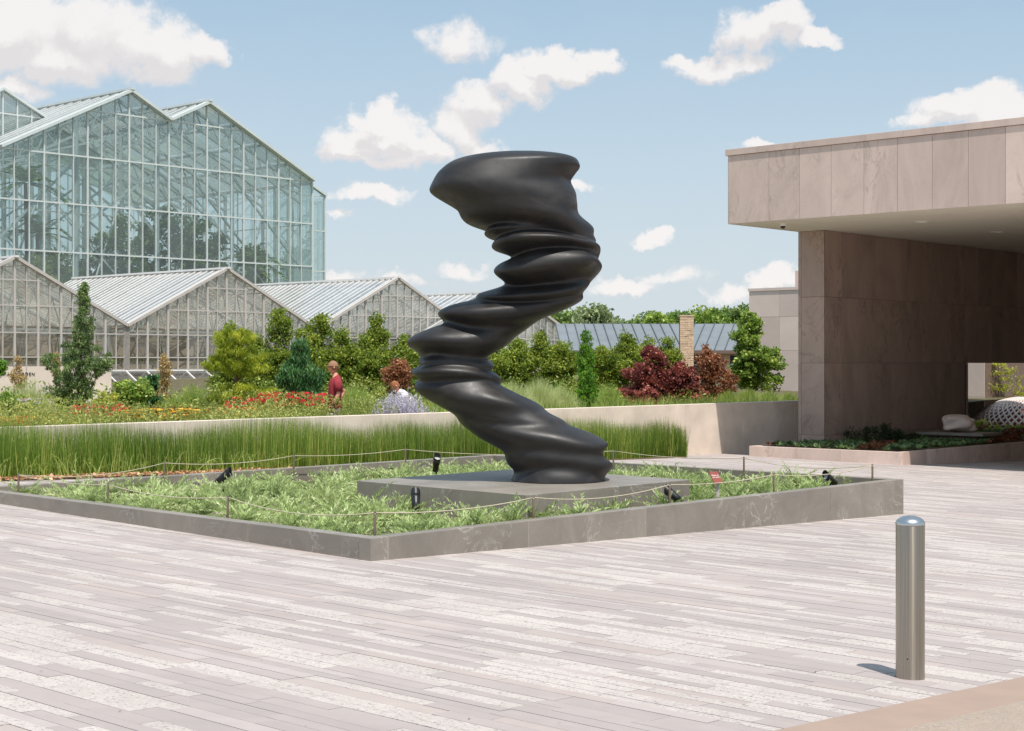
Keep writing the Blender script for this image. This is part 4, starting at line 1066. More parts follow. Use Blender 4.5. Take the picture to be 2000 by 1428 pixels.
    for z in (10.84, 13.65, 16.4):
        k = (17.8-z)/.46; box('rail', f3, -min(8, k)*sp, min(8, k)*sp, -.04, .07, z-.04, z+.04, M['green_white_frame'], w3)
    # planting inside
    def palm(x, y, h, n, ln, lab):
        c = fr.p(x, y); rr = empty('palm_tree', (c[0], c[1], .9), lab, 'palm', 'palms inside the conservatory')
        mb = MB(); mb.tube([(c[0], c[1], .9), (c[0]+.1, c[1], .9+h*.5), (c[0], c[1], .9+h)], [.17, .13, .11], 8); mb.build('trunk', M['bark'], rr)
        B = []; T = []; AL = []; tt = []
        for k in range(n):
            az = 2*math.pi*k/n+random.random(); el = random.uniform(-.1, 1.15); d = np.array([math.cos(az)*math.cos(el), math.sin(az)*math.cos(el), math.sin(el)])
            for t in np.linspace(.08, 1, 26):
                p = np.array([c[0], c[1], .9+h])+d*ln*t+np.array([0, 0, -.55*ln*t*t]); s = np.cross(d, [0, 0, 1]); s /= np.linalg.norm(s)+1e-6
                for sg in (-1, 1):
                    B.append(p); e = (s*sg*.9+d*.5+np.array([0, 0, -.3])); T.append(p+e*.55*(1-t*.55)*min(1, ln/2.2)); tt.append(random.random())
        blades('fronds', np.array(B), np.array(T), .07, L['palm'], rr, seg=2, tone=np.array(tt))
    palm(19.6, 2.4, 11.2, 18, 2.9, 'tall fan-leaved palm behind the glass at the far left'); palm(17.9, 4, 8.4, 16, 2.8, 'shorter palm beside the tall one behind the left glass')
    palm(3.6, 2.2, 7.4, 20, 3.2, 'broad palm behind the glass near the right end'); palm(6.6, 2.4, 6.4, 14, 3.0, 'low palm left of the broad one inside the glass'); palm(10, 6, 6.5, 12, 2.6, 'slim palm behind the middle panes')
    specs = [(1.8, 4, 9.0, 1.2, 'maple', 'dark leafy tree inside the rightmost panes'), (5.2, 5, 10.4, 2.1, 'far', 'round leafy tree inside right of centre'), (8.4, 4, 11.0, 2.3, 'palm', 'large dark tree inside the conservatory centre right'), (11.6, 4.5, 10.0, 2.0, 'far', 'leafy tree behind the valley of the twin gables'),
             (14, 5, 7.6, 1.7, 'palm', 'lower leafy tree inside left of the valley'), (16.6, 4, 7.8, 1.3, 'maple', 'bushy tree inside the left gable'), (18.6, 3, 7.2, 1.0, 'lime', 'pale yellow-green plant inside the left panes')]
    for (x, y, h, w, m_, lab) in specs:
        c = fr.p(x, y); tree('indoor_tree', lab, 'tree', (c[0], c[1], .9), h, [(0, 0, h*.70, w, w, h*.28, 1), (w*.3, 0, h*.42, w*.9, w, h*.25, .8)], 110, .55, 8200, .26, L[m_], 'trees inside the conservatory', r0=.12)
conservatory()

M['shade'] = plain('beige_shade_cloth', S(206, 196, 176), .9, 0, .08, 1); M['inwall'] = plain('beige_inner_wall', S(204, 192, 170), .9, 0, .12, .8)
def bay(name, label, short, ox, oy, W, zp, ze, depth, zs=1.37, cols=20, half=None, rows_=(1.88, 2.84), nroof=28, seed=1):
    """one gabled greenhouse bay; (ox, oy) is the point under the peak on the facade, x to the right along the facade, y away"""
    class F2(Fr): pass
    fr = F2((ox, oy), Av); fr.ey = np.array([-.735, .678]); r = empty(name, (ox, oy, .8), label, 'greenhouse', None)
    hw = W/2; sp = W/cols
    H = lambda x: ze+(zp-ze)*(1-abs(x)/hw)
    rl = [zs]+list(rows_)+[3.9, 4.9, 6.2]
    for i in range(cols):
        x0, x1 = -hw+i*sp, -hw+(i+1)*sp
        for z0, z1 in zip(rl, rl[1:]):
            ta, tb = min(z1, H(x0)), min(z1, H(x1))
            if max(ta, tb) <= z0+.03: continue
            c = [fr.p(x0+.015, .02), fr.p(x1-.015, .02), fr.p(x1-.015, .03), fr.p(x0+.015, .03)]
            mk('pane', *hexa([(p[0], p[1], z0+.02) for p in c]+[(p[0], p[1], max(h_-.02, z0+.03)) for p, h_ in zip(c, (ta, tb, tb, ta))]), M['oldglass'], r)
    for i in range(cols+1):
        x = -hw+i*sp; w = .045 if i % 2 == 0 else .018
        if i in (0, cols): w = .13
        box('mullion', fr, x-w, x+w, -.03-.01*(i in (0, cols)), .06, zs, H(x)-.01, M['grey_frame'], r)
    for z in rl[:5]:
        k = hw if z <= ze else hw*(zp-z)/(zp-ze)
        if k > .2: box('rail', fr, -k, k, -.024, .052, z-.022, z+.022, M['grey_frame'], r)
    for s in (-1, 1):
        mb = MB(); mb.bar(fr.p(0, -.05, zp+.05), fr.p(s*hw, -.05, ze+.05), .16, .12); mb.build('rake_beam', M['grey_frame'], r)
    # low wall under the glass
    box('base_wall', fr, -hw, hw, -.02, .18, .3, zs-.024, M['concrete'], r)
    # roof
    for s in (-1, 1):
        for j in range(nroof):
            y0, y1 = j*depth/nroof+.015, (j+1)*depth/nroof-.015
            c = [fr.p(0, y0, zp), fr.p(s*hw, y0, ze), fr.p(s*hw, y1, ze), fr.p(0, y1, zp)]
            mk('roof_pane', *hexa([(x, y, z-.008) for x, y, z in c]+c), M['roofglass'], r)
        for j in range(nroof+1):
            mb = MB(); mb.bar(fr.p(0, j*depth/nroof, zp+.012), fr.p(s*hw, j*depth/nroof, ze+.012), .026, .024); mb.build('glazing_bar', M['white_frame'], r)
        for t in (.08, .36, .66, .97):
            mb = MB(); mb.bar(fr.p(s*hw*t, 0, lerp(zp, ze, t)-.05), fr.p(s*hw*t, depth, lerp(zp, ze, t)-.05), .05, .05); mb.build('purlin', M['grey_frame'], r)
    mb = MB(); mb.bar(fr.p(0, -.2, zp+.07), fr.p(0, depth, zp+.07), .16, .08); mb.build('ridge_cap', M['white_frame'], r)
    # inside: trusses, posts, shade cloth, back wall
    for y in np.linspace(1.5, depth-.5, 4):
        mb = MB()
        for s in (-1, 1):
            mb.bar(fr.p(0, y, zp-.15), fr.p(s*hw, y, ze-.1), .09); m = 6
            for k in range(m):
                a_ = fr.p(s*hw*k/m, y, lerp(zp, ze, k/m)-.15); mb.bar(a_, fr.p(s*hw*(k+.5)/m, y, ze-.15+.0*k), .04); mb.bar(fr.p(s*hw*(k+.5)/m, y, ze-.15), fr.p(s*hw*(k+1)/m, y, lerp(zp, ze, (k+1)/m)-.15), .04)
            mb.bar(fr.p(s*hw*.98, y, .8), fr.p(s*hw*.98, y, ze), .12)
        mb.bar(fr.p(-hw, y, ze-.15), fr.p(hw, y, ze-.15), .08); mb.build('roof_truss', M['steel_truss'], r)
    for k in range(6):
        y0 = 2+k*(depth-2.5)/6; box('shade_cloth', fr, -hw+.3, hw-.3, y0, y0+(depth-2.5)/6*.72, ze-.02, ze, M['shade'], r)
    for k in range(5):
        x0 = -hw+.9+k*(W-2.2)/4
        for yy in (3.2, 6.4): box('grow_lamp', fr, x0, x0+.55, yy, yy+.25, ze-.42, ze-.3, M['white'], r)
    for zz_ in (2.45, 2.6): mb = MB(); mb.bar(fr.p(-hw+.1, 4.5, zz_), fr.p(hw-.1, 4.5, zz_), .05); mb.build('heating_pipe', M['white_frame'], r)
    box('inner_wall', fr, -hw+.05, hw-.05, depth-.05, depth, .8, ze+.4, M['inwall'], r)
    mb = MB()
    for i in range(0, cols+1, 2): mb.box(fr, -hw+i*sp-.03, -hw+i*sp+.03, depth-.1, depth-.055, .8, ze+.4)
    mb.build('inner_posts', M['grey_frame'], r)['kind'] = 'stuff'
    for k in range(2):
        x0 = -hw+.8+k*(hw); bn = empty('potting_bench', fr.p(x0+1.6, 3, .8), '%s potting bench inside the %s' % (('left', 'right')[k], short), 'bench', 'benches inside the greenhouses')
        box('bench_top', fr, x0, x0+3.4, 2.6, 4.2, 1.55, 1.6, M['grey_frame'], bn)
        for (xx, yy) in ((x0+.1, 2.7), (x0+3.3, 2.7), (x0+.1, 4.1), (x0+3.3, 4.1)): box('leg', fr, xx-.03, xx+.03, yy-.03, yy+.03, .8, 1.549, M['grey_frame'], bn)
        n = 500; P = np.array([fr.p(x0+.1+3.2*a_, 2.7+1.4*b_, 1.6+.35*c_) for a_, b_, c_ in rng.random((n, 3))]); o = foliage('potted_greenery', P, .16, L['herb']); o.location = o.location
        tag(o, 'potted greenery on the %s bench inside the %s' % (('left', 'right')[k], short), 'plants', kind='stuff')
    return r
PX0 = (-19.43, 62.0); Wb = 10.22
def at_t(t): return PX0[0]+Av[0]*t, PX0[1]+Av[1]*t
for k, (lab, sh_) in enumerate((('greenhouse bay at the left edge of the picture, half hidden by the spired conifer', 'greenhouse bay behind the spired conifer'), ('middle greenhouse bay behind the yellow-green pine, its peak in front of the conservatory', 'greenhouse bay behind the yellow-green pine'), ('greenhouse bay with its gable just left of the sculpture', 'greenhouse bay left of the sculpture'))):
    x, y = at_t(k*Wb); bay('greenhouse', lab, sh_, x, y, Wb, 5.74, 3.16, 12.3)
x, y = at_t(-Wb); bay('greenhouse', 'greenhouse bay mostly outside the left edge of the picture', 'greenhouse bay cut by the left picture edge', x, y, Wb, 5.74, 3.16, 6, nroof=10)
# lower bay behind the sculpture
Yb = 80.0; bay('greenhouse', 'low greenhouse bay partly hidden behind the sculpture', 'low greenhouse bay behind the sculpture', px(1000, Yb), Yb, 9.6, zz(571, Yb), zz(652, Yb)-.1, 13, cols=18)
# cold frame along the front of the bays
def coldframe():
    class F2(Fr): pass
    x, y = at_t(5.0); fr = F2((x, y), Av); fr.ey = np.array([-.735, .678])
    r = empty('cold_frame', (x, y, .6), 'low lean-to cold frame with slanting white bars in front of the greenhouses', 'cold frame')
    box('dark_opening_sheet', fr, -1, 13, -.10, -.03, .5, 1.33, M['dark_metal'], r)  # black sheet painting the shade of the opening below the sashes
    for i in range(14):
        mb = MB(); a_ = fr.p(-1+i, -.12, 1.32); b_ = fr.p(-1+i, -1.5, .55); mb.bar(a_, b_, .05, .05); mb.build('bar', M['white_frame'], r)
        if i < 13:
            c = [fr.p(-1+i+.04, -1.5, .54), fr.p(-1+i+.96, -1.5, .54), fr.p(-1+i+.96, -.12, 1.31), fr.p(-1+i+.04, -.12, 1.31)]
            mk('sash', *hexa([(p[0], p[1], p[2]-.01) for p in c]+c), M['oldglass'], r)
    box('top_rail', fr, -1, 13, -.16, -.11, 1.3, 1.36, M['white_frame'], r); box('front_rail', fr, -1, 13, -1.55, -1.5, .4, .58, M['white_frame'], r)
coldframe()
# sign wall
def signwall():
    Y = 44.0; x1 = px(218, Y); sf = Fr((px(-120, Y-1.5), Y-1.5), (x1-px(-120, Y-1.5), 1.5)); Ln = math.dist(sf.o, (x1, Y)); zt = zz(716, Y)
    r = empty('garden_sign_wall', (sf.o[0], sf.o[1], .2), 'low pale wall with black garden lettering behind the spired conifer', 'wall')
    n = 4
    for i in range(n): box('wall_panel', sf, i*Ln/n+.004, (i+1)*Ln/n-.004, 0, .22, .1, zt, M['concrete'], r, bevel=.005)
    ang = math.atan2(sf.ex[1], sf.ex[0]); s_ = 'ENGLISH PERENNIAL GARDEN'
    tx = Fr.p(sf, 0, 0); 
    # the last letter ends near u = 79
    xe = px(79, Y-.5); d = (xe-sf.o[0])/sf.ex[0]
    m4 = Matrix.Translation((*sf.p(d-1.03, -.012)[:2], zz(730.5, Y))) @ Matrix.Rotation(ang, 4, 'Z') @ Matrix.Rotation(R(90), 4, 'X')
    text_mesh('lettering', s_, .118, M['black_letter'], r, m4, .006, 1.18)
signwall()

# ------------------------------------------------------------------ planting behind the wall
def E(*a): return a
def T(name, label, cat, u, Y, vtop, parts, nc, rc, nl, ls, mat, group=None, zb=None, **k):
    x = px(u, Y); z = gz(x, Y) if zb is None else zb
    # parts given in pixels: (u centre, v centre, half width, half height, weight)
    s = Y/F; el_ = [((pu-u)*s, 0, zz(pv, Y)-z, hw*s, hw*s*.85, hh*s, w) for pu, pv, hw, hh, w in parts]
    return tree(name, label, cat, (x, Y, z), zz(vtop, Y)-z, el_, nc, rc, nl, ls, mat, group, **k)
# spired blue-green conifer
T('conifer', 'blue-green spired conifer with a broad ragged skirt in front of the sign wall', 'tree', 156, 32, 548,
  [(163, 562, 6, 17, .45), (163, 578, 8, 12, .35), (163, 594, 12, 18, .7), (164, 622, 20, 22, .9), (160, 655, 26, 24, 1.2), (152, 690, 42, 26, 2.2), (145, 725, 54, 30, 3.2), (140, 762, 52, 26, 2.8), (190, 718, 28, 14, .8), (212, 702, 10, 14, .25), (96, 705, 12, 14, .35), (118, 790, 22, 14, .8)],
  420, .085, 30000, .055, L['spruce'], aspect=.3, r0=.06, up=.8)
T('golden_conifer', 'thin golden columnar conifer behind the spired conifer', 'tree', 110, 34, 688, [(110, 715, 8, 26, 1)], 30, .07, 1600, .05, L['tan'], aspect=.3, r0=.02, up=1.5)
# layered pine
T('pine', 'yellow-green pine with flat layered pads right of the middle greenhouse', 'tree', 462, 33.5, 640,
  [(455, 662, 40, 20, 1.6), (470, 690, 46, 12, 1), (425, 712, 38, 14, 1), (480, 720, 44, 14, 1.1), (505, 705, 24, 12, .5), (470, 765, 52, 14, 1.2), (440, 778, 40, 12, .8), (515, 768, 24, 10, .5)],
  200, .11, 24000, .10, L['pine'], aspect=.10, r0=.05, up=1.1)
T('cypress', 'dense deep green juniper bush with upswept sprays behind the red flowers', 'shrub', 583, 34.5, 662,
  [(585, 690, 18, 26, .7), (575, 735, 34, 30, 1.6), (600, 740, 34, 30, 1.2), (585, 775, 44, 22, 1.4)], 200, .12, 15000, .09, L['cypress'], aspect=.2, r0=.04, up=1.6)
# hornbeam row
hb = [(447, 628, 30, 46, 'slim hornbeam top rising behind the yellow-green pine'), (505, 655, 30, 42, 'hornbeam between the pine and the deep green juniper bush'), (545, 603, 34, 42, 'tall hornbeam behind the deep green juniper bush'), (592, 648, 32, 42.5, 'hornbeam behind the right side of the juniper bush'),
      (628, 612, 36, 43, 'tall hornbeam just left of the man in the red shirt'), (672, 640, 34, 43.5, 'hornbeam directly behind the man in the red shirt'), (712, 655, 32, 44, 'hornbeam right of the man, lower than its neighbour'), (742, 618, 32, 44.5, 'tall thin hornbeam second left from the sculpture'),
      (790, 655, 34, 45, 'hornbeam touching the left side of the sculpture'), (965, 690, 32, 47, 'low hornbeam touching the right side of the sculpture'), (1008, 655, 32, 47.5, 'hornbeam first clear one right of the sculpture'), (1062, 645, 34, 48, 'hornbeam left of the narrow arborvitae'), (1100, 668, 26, 48, 'low hornbeam just left of the arborvitae'),
      (1178, 672, 30, 48.5, 'hornbeam just right of the narrow arborvitae'), (1222, 645, 36, 49, 'tall hornbeam in the middle of the metal roof'), (1268, 665, 30, 49.5, 'hornbeam above the red smoke bush'), (1300, 662, 26, 50, 'last hornbeam of the row next to the chimney')]
for u, vt, hw, Y, lab in hb:
    cv = (vt+795)/2
    T('hornbeam', lab, 'tree', u, Y, vt, [(u+random.uniform(-5, 5), vt+16, 8, 18, .3), (u+random.uniform(-6, 6), vt+44, hw*.7, 26, 1.0), (u+random.uniform(-9, 9), 712, hw*1.2, 34, 2.4), (u+random.uniform(-8, 8), 755, hw*1.25, 32, 2.2)],
      170, .20, 11500, .08, L['hornbeam'], 'hornbeams in the row behind the garden', r0=.04, up=.3)
T('arborvitae', 'narrow bright green arborvitae column right of the sculpture', 'tree', 1143, 38.5, 645, [(1143, 668, 13, 22, .6), (1143, 705, 19, 32, 1.2), (1145, 750, 21, 40, 1.6)], 200, .07, 12000, .05, L['arbor'], aspect=.3, r0=.03, up=1.6)
T('arborvitae', 'small bright green arborvitae in front of the narrow column', 'shrub', 1147, 38.0, 718, [(1147, 738, 14, 20, .7), (1148, 775, 20, 26, 1.2)], 100, .07, 6500, .05, L['arbor'], aspect=.3, r0=.02, up=1.6)
T('smoke_bush', 'red plumed smoke bush, the tallest and leftmost crown of the purple bushes', 'shrub', 1275, 43, 678, [(1276, 700, 26, 22, 1), (1250, 735, 36, 24, 1.2), (1290, 745, 40, 26, 1.4), (1240, 770, 34, 16, .8)], 120, .17, 7600, .085, L['smoke'], r0=.03)
T('smoke_bush', 'low dark purple smoke bush in front at the edge of the wall', 'shrub', 1228, 41.5, 755, [(1228, 778, 26, 18, 1), (1262, 778, 26, 18, 1)], 80, .12, 4600, .07, L['smoke'], r0=.02)
T('smoke_bush', 'dark purple smoke bush in the middle of the purple bushes', 'shrub', 1330, 43, 705, [(1330, 738, 34, 28, 1.4), (1345, 770, 40, 20, 1), (1305, 775, 26, 16, .6)], 105, .17, 6800, .085, L['smoke'], r0=.03)
T('bronze_shrub', 'bronze-brown leaved shrub beside the large green tree', 'shrub', 1390, 44, 672, [(1378, 690, 10, 16, .25), (1385, 715, 34, 26, 1.4), (1405, 745, 36, 28, 1.4), (1375, 770, 36, 20, .9)], 120, .16, 6500, .08, L['smoke2'], r0=.03)
T('green_tree', 'leafy green tree against the pale stone block building', 'tree', 1468, 46, 610,
  [(1465, 632, 20, 22, .8), (1460, 665, 32, 26, 1.4), (1478, 700, 46, 28, 2), (1505, 710, 28, 20, .7), (1450, 735, 34, 22, 1.1), (1490, 745, 36, 16, .8)], 220, .16, 12500, .10, L['maple'], r0=.06)
# ornamental grasses
def tuft(u, Y, vtop, wpx, n, mat, label, zb=None, group='ornamental grasses'):
    x = px(u, Y); z = gz(x, Y) if zb is None else zb; H = zz(vtop, Y)-z; w = wpx/2*Y/F
    a_ = rng.random(n)*2*np.pi; rr = rng.random(n)**.7; d = np.stack([np.cos(a_), np.sin(a_)], 1)
    base = np.stack([x+d[:, 0]*.12*rr*w*2, Y+d[:, 1]*.12*rr*w*2, z*np.ones(n)], 1)
    hh = H*(1-.45*rr**2)*(.75+.3*rng.random(n)); tip = base+np.stack([d[:, 0]*w*rr, d[:, 1]*w*rr, hh], 1)
    bend = np.stack([-d[:, 0]*.1*w*rr, -d[:, 1]*.1*w*rr, .16*H*rr*np.ones(n)], 1)
    o = blades('ornamental_grass', base, tip, .009+.004*Y/40, L[mat], bend=bend, seg=4); tag(o, label, 'grass', group); return o
tl = [(690, 34.5, 745, 100, 1500, 'grass2', 'green fountain grass mound just right of the man'), (715, 33.5, 762, 70, 900, 'grass2', 'small grass clump between the man and the violet spikes'),
      (1000, 36.2, 742, 110, 1700, 'grass', 'large pale fountain grass touching the right side of the sculpture'), (1052, 37, 735, 100, 1700, 'grass', 'pale grass mound in the middle right of the sculpture'), (1095, 37.6, 748, 80, 1300, 'grass', 'pale grass mound just left of the arborvitae'),
      (1190, 40, 748, 66, 1100, 'grass2', 'grass clump just right of the arborvitae'), (1422, 43.5, 758, 50, 900, 'grass2', 'grass clump under the bronze shrub'), (1460, 44, 755, 60, 1100, 'grass2', 'grass clump below the green tree'), (1500, 44.5, 760, 60, 1100, 'grass2', 'grass clump right of the green tree trunk'), (1540, 45, 763, 50, 900, 'grass2', 'grass clump against the stone pillar'),
      (60, 31, 735, 100, 1300, 'grass', 'pale wispy grass in front of the sign wall lettering'), (20, 33, 745, 90, 1000, 'grass', 'tan wispy grass at the left edge of the picture'), (375, 34, 745, 90, 1300, 'grass2', 'tall green grass left of the yellow-green pine'), (340, 32, 760, 80, 1000, 'grass2', 'shorter grass clump in front of the cold frame')]
for t_ in tl: tuft(*t_)
for u, Y, vt, lab in ((322, 35, 690, 'tall tan plant with dry seedheads in front of the cold frame'), (36, 36, 695, 'tan seedhead plume rising over the sign wall')):
    T('seedhead_plant', lab, 'plant', u, Y, vt, [(u, vt+16, 7, 16, .4), (u, vt+46, 16, 22, 1), (u-4, vt+80, 20, 18, .8)], 60, .10, 2000, .05, L['tan'], r0=.015, up=.6)
T('leafy_shrub', 'leafy green shrub at the left edge of the flower bed', 'shrub', 20, 30, 765, [(20, 790, 38, 22, 1)], 60, .12, 2600, .07, L['maple'], r0=.015)
T('leafy_shrub', 'round lime green shrub at the extreme left, by the greenhouse glass', 'shrub', -4, 36, 700, [(-4, 716, 16, 14, 1)], 40, .1, 1800, .06, L['arbor'], r0=.02)
T('lily', 'tall glossy leaved plant in front of the cold frame', 'plant', 297, 32.5, 730, [(297, 752, 12, 20, 1), (298, 785, 14, 14, .6)], 50, .1, 900, .13, L['cypress'], aspect=.3, r0=.012, up=.3)
T('leafy_shrub', 'loose mid-green shrub left of the tall glossy plant', 'shrub', 255, 32, 735, [(258, 765, 36, 24, 1), (235, 785, 24, 14, .5)], 80, .13, 3600, .08, L['maple'], r0=.015)
T('leafy_shrub', 'small rounded shrub with pale flower heads beside the conifer', 'shrub', 205, 30.5, 775, [(205, 795, 22, 14, 1)], 40, .1, 1400, .07, L['lime'], r0=.012)
T('russet_shrub', 'dark russet shrub behind the violet spikes next to the sculpture', 'shrub', 775, 40, 700, [(778, 735, 26, 34, 1)], 90, .14, 3200, .07, L['smoke2'], r0=.02)
# filling of herbs along the top of the wall
def herbs():
    n = 62000; x = -31+rng.random(n)*38; y = .28+rng.random(n)*2.6
    X = WALLF.o[0]+WALLF.ex[0]*x+WALLF.ey[0]*y; Y = WALLF.o[1]+WALLF.ex[1]*x+WALLF.ey[1]*y
    vis = (abs(X) < .33*Y+1.2) & (X < -2.2); X, Y, x, y = X[vis], Y[vis], x[vis], y[vis]; n = len(X)
    zt = .64+.10*np.sin(x*1.1)+.10*y+.13*np.sin(x*2.7+y*2+np.sin(x*.8))+.07*np.sin(x*6.1+y*4)
    Z = zt-.45*rng.random(n)**1.5; Z = np.maximum(Z, .1); c = np.stack([X, Y, Z], 1)
    tone = np.clip(.42+.30*np.sin(x*1.5+1.4*np.sin(y*2.2+x*.6))+rng.normal(0, .22, n), 0, 1)
    o = foliage('herb_layer', c, .06, L['herb'], aspect=.35, tone=tone, along=rdir(n)+np.array([0, 0, .8])); tag(o, 'mixed green perennials filling the flower bed behind the wall', 'plants', kind='stuff')
    # sparse grass over the right-hand part
    n = 9000; x = -8+rng.random(n)*16; y = .3+rng.random(n)*5
    X = WALLF.o[0]+WALLF.ex[0]*x+WALLF.ey[0]*y; Y = WALLF.o[1]+WALLF.ex[1]*x+WALLF.ey[1]*y
    b = np.stack([X, Y, .25+0*X], 1); d = rng.normal(0, .12, (n, 3)); d[:, 2] = .3+.34*rng.random(n)
    o = blades('meadow_grass', b, b+d, .014, L['grass2'], bend=np.stack([0*X, 0*X, .05+0*X], 1), seg=3); tag(o, 'short grass filling the ground between the shrubs on the right', 'grass', kind='stuff')
    n = 7000; x = -34+rng.random(n)*30; y = 2.5+rng.random(n)*7
    X = WALLF.o[0]+WALLF.ex[0]*x+WALLF.ey[0]*y; Y = WALLF.o[1]+WALLF.ex[1]*x+WALLF.ey[1]*y
    b = np.stack([X, Y, -.05+.03*np.maximum(0, Y-31)], 1); d = rng.normal(0, .14, (n, 3)); d[:, 2] = .5+.35*rng.random(n)
    o = blades('tall_perennials', b, b+d, .022, L['herb'], bend=np.stack([0*X, 0*X, .05+0*X], 1), seg=3); tag(o, 'tall loose perennials in the deeper part of the flower bed', 'plants', kind='stuff')
herbs()
def shrub_layer():
    n = 46000; x = -30+rng.random(n)*38; y = 2.6+rng.random(n)*6.5
    X = WALLF.o[0]+WALLF.ex[0]*x+WALLF.ey[0]*y; Y = WALLF.o[1]+WALLF.ex[1]*x+WALLF.ey[1]*y
    vis = (abs(X) < .33*Y+1.2); X, Y, x, y = X[vis], Y[vis], x[vis], y[vis]; n = len(X)
    top = .55+.05*y+.30*np.clip(np.sin(x*1.9+1.3*np.sin(y*1.1))*np.cos(y*1.7+x*.4), -.4, 1)+.10*np.sin(x*5.3+y*3)
    Z = top-.5*rng.random(n)**1.4; c = np.stack([X, Y, np.maximum(Z, 0.05)], 1)
    sel = np.sin(x*1.3+2*np.sin(y*.9))+rng.normal(0, .25, n)
    for k, (m_, lo, hi, nm, lab) in enumerate((('herb', -9, -.35, 'perennial_layer', 'loose yellow-green perennials between the shrubs'), ('hornbeam', -.35, .45, 'perennial_layer', 'mid-green leafy perennials between the shrubs'), ('maple', .45, 9, 'perennial_layer', 'darker leafy perennials between the shrubs'))):
        w_ = (sel >= lo) & (sel < hi); k_ = int(w_.sum()); o = foliage(nm, c[w_], .07+.02*k, L[m_], aspect=.4, along=rdir(k_)+np.array([0, 0, .6])); tag(o, lab, 'plants', kind='stuff')
shrub_layer()
def flowers(name, label, us, Ys, vs_, n, mat, size, petals, flat=False, centre=None, group=None):
    """a clump of stems, each with its own flower head"""
    u = us[0]+(us[1]-us[0])*rng.random(n); Y = Ys[0]+(Ys[1]-Ys[0])*rng.random(n); v = vs_[0]+(vs_[1]-vs_[0])*rng.random(n)
    X = (u-1000)/F*Y; Z = CZ-(v-HV)/F*Y; b0 = (float(X.mean()), float(Y.mean()), .1)
    r = empty(name, b0, label, 'flowers', group)
    base = np.stack([X+rng.normal(0, .04, n), Y, Z-.5], 1); blades('stems', base, np.stack([X, Y, Z], 1), .012, L['herb'], r, seg=2)
    cs = []; al = []; 
    for k in range(petals):
        a_ = 2*math.pi*k/petals+rng.random(n)
        d = np.stack([np.cos(a_), np.sin(a_), (.1 if flat else .9)*rng.random(n)-(.25 if flat else 0)], 1); cs.append(np.stack([X, Y, Z], 1)+d*size*.5); al.append(d)
    pe_ = foliage('petals', np.concatenate(cs), size, L[mat], r, .4, along=np.concatenate(al), nrm=np.tile([0, 0, 1.0], (n*petals, 1))+rdir(n*petals)*.3); tag(pe_, kind='stuff')
    if centre: pe_ = foliage('flower_centres', np.repeat(np.stack([X, Y, Z+.01], 1), 3, 0), size*.55, L[centre], r, .9); tag(pe_, kind='stuff')
    n2 = n*14; P = base[rng.integers(0, n, n2)]+np.stack([rng.normal(0, .07, n2), rng.normal(0, .07, n2), rng.random(n2)*.45], 1)
    foliage('leaves', P, .07, L['herb'], r, .4)
flowers('bee_balm', 'dense patch of red bee balm just left of the man', (505, 640), (31, 32.6), (768, 796), 120, 'red', .062, 12, group='red bee balm patches')
flowers('bee_balm', 'looser red bee balm trailing toward the pine', (440, 520), (31, 32), (778, 800), 44, 'red', .06, 11, group='red bee balm patches')
flowers('bee_balm', 'red bee balm at the foot of the spired conifer', (140, 250), (28.6, 29.4), (792, 815), 64, 'red', .065, 11, group='red bee balm patches')
flowers('coneflowers', 'yellow coneflowers in the middle of the bed', (225, 385), (29, 29.8), (797, 816), 120, 'yellow', .10, 11, True, 'rust', group='yellow coneflower patches')
flowers('coneflowers', 'orange-yellow flowers at the left edge above the wall', (-15, 52), (27.4, 28), (812, 834), 90, 'orange', .10, 10, True, group='yellow coneflower patches')
flowers('coneflowers', 'scattered small yellow flowers left of the red ones', (55, 150), (27.6, 28.4), (808, 826), 40, 'yellow', .055, 9, True, group='yellow coneflower patches')
flowers('salmon_flowers', 'faded salmon flowers in front of the pine', (385, 500), (30.4, 31.2), (795, 812), 60, 'orange', .05, 8, True)
flowers('pink_daisies', 'pale pink daisies left of the spired conifer', (35, 95), (28.6, 29.4), (776, 790), 16, 'sage', .07, 9, True, 'tan')
flowers('cream_flowers', 'cream flower heads just right of the spired conifer', (195, 235), (29.5, 30.2), (768, 784), 18, 'lime', .10, 9, False)
def sage():
    n = 420; u = 782+rng.normal(0, 26, n); Y = 31.0+1.5*rng.random(n); X = (u-1000)/F*Y; Z0 = .35+0*X; H = (CZ-((784-30*rng.random(n)-HV)/F*Y)-.35)*np.exp(-((u-782)/75)**2)*(.7+.4*rng.random(n))
    r = empty('violet_sage', (float(X.mean()), 31.8, .1), 'pale violet flower spikes between the man and the sculpture', 'flowers')
    b = np.stack([X, Y, Z0], 1); t_ = b+np.stack([rng.normal(0, .07, n), rng.normal(0, .05, n), H], 1); blades('stems', b, t_, .012, L['sage'], r, seg=3)
    k = 16; c = np.concatenate([b+(t_-b)*(.35+.62*j/k)+rdir(n)*.012 for j in range(k)]); foliage('florets', c, .036, L['sage'], r, .6)
sage()

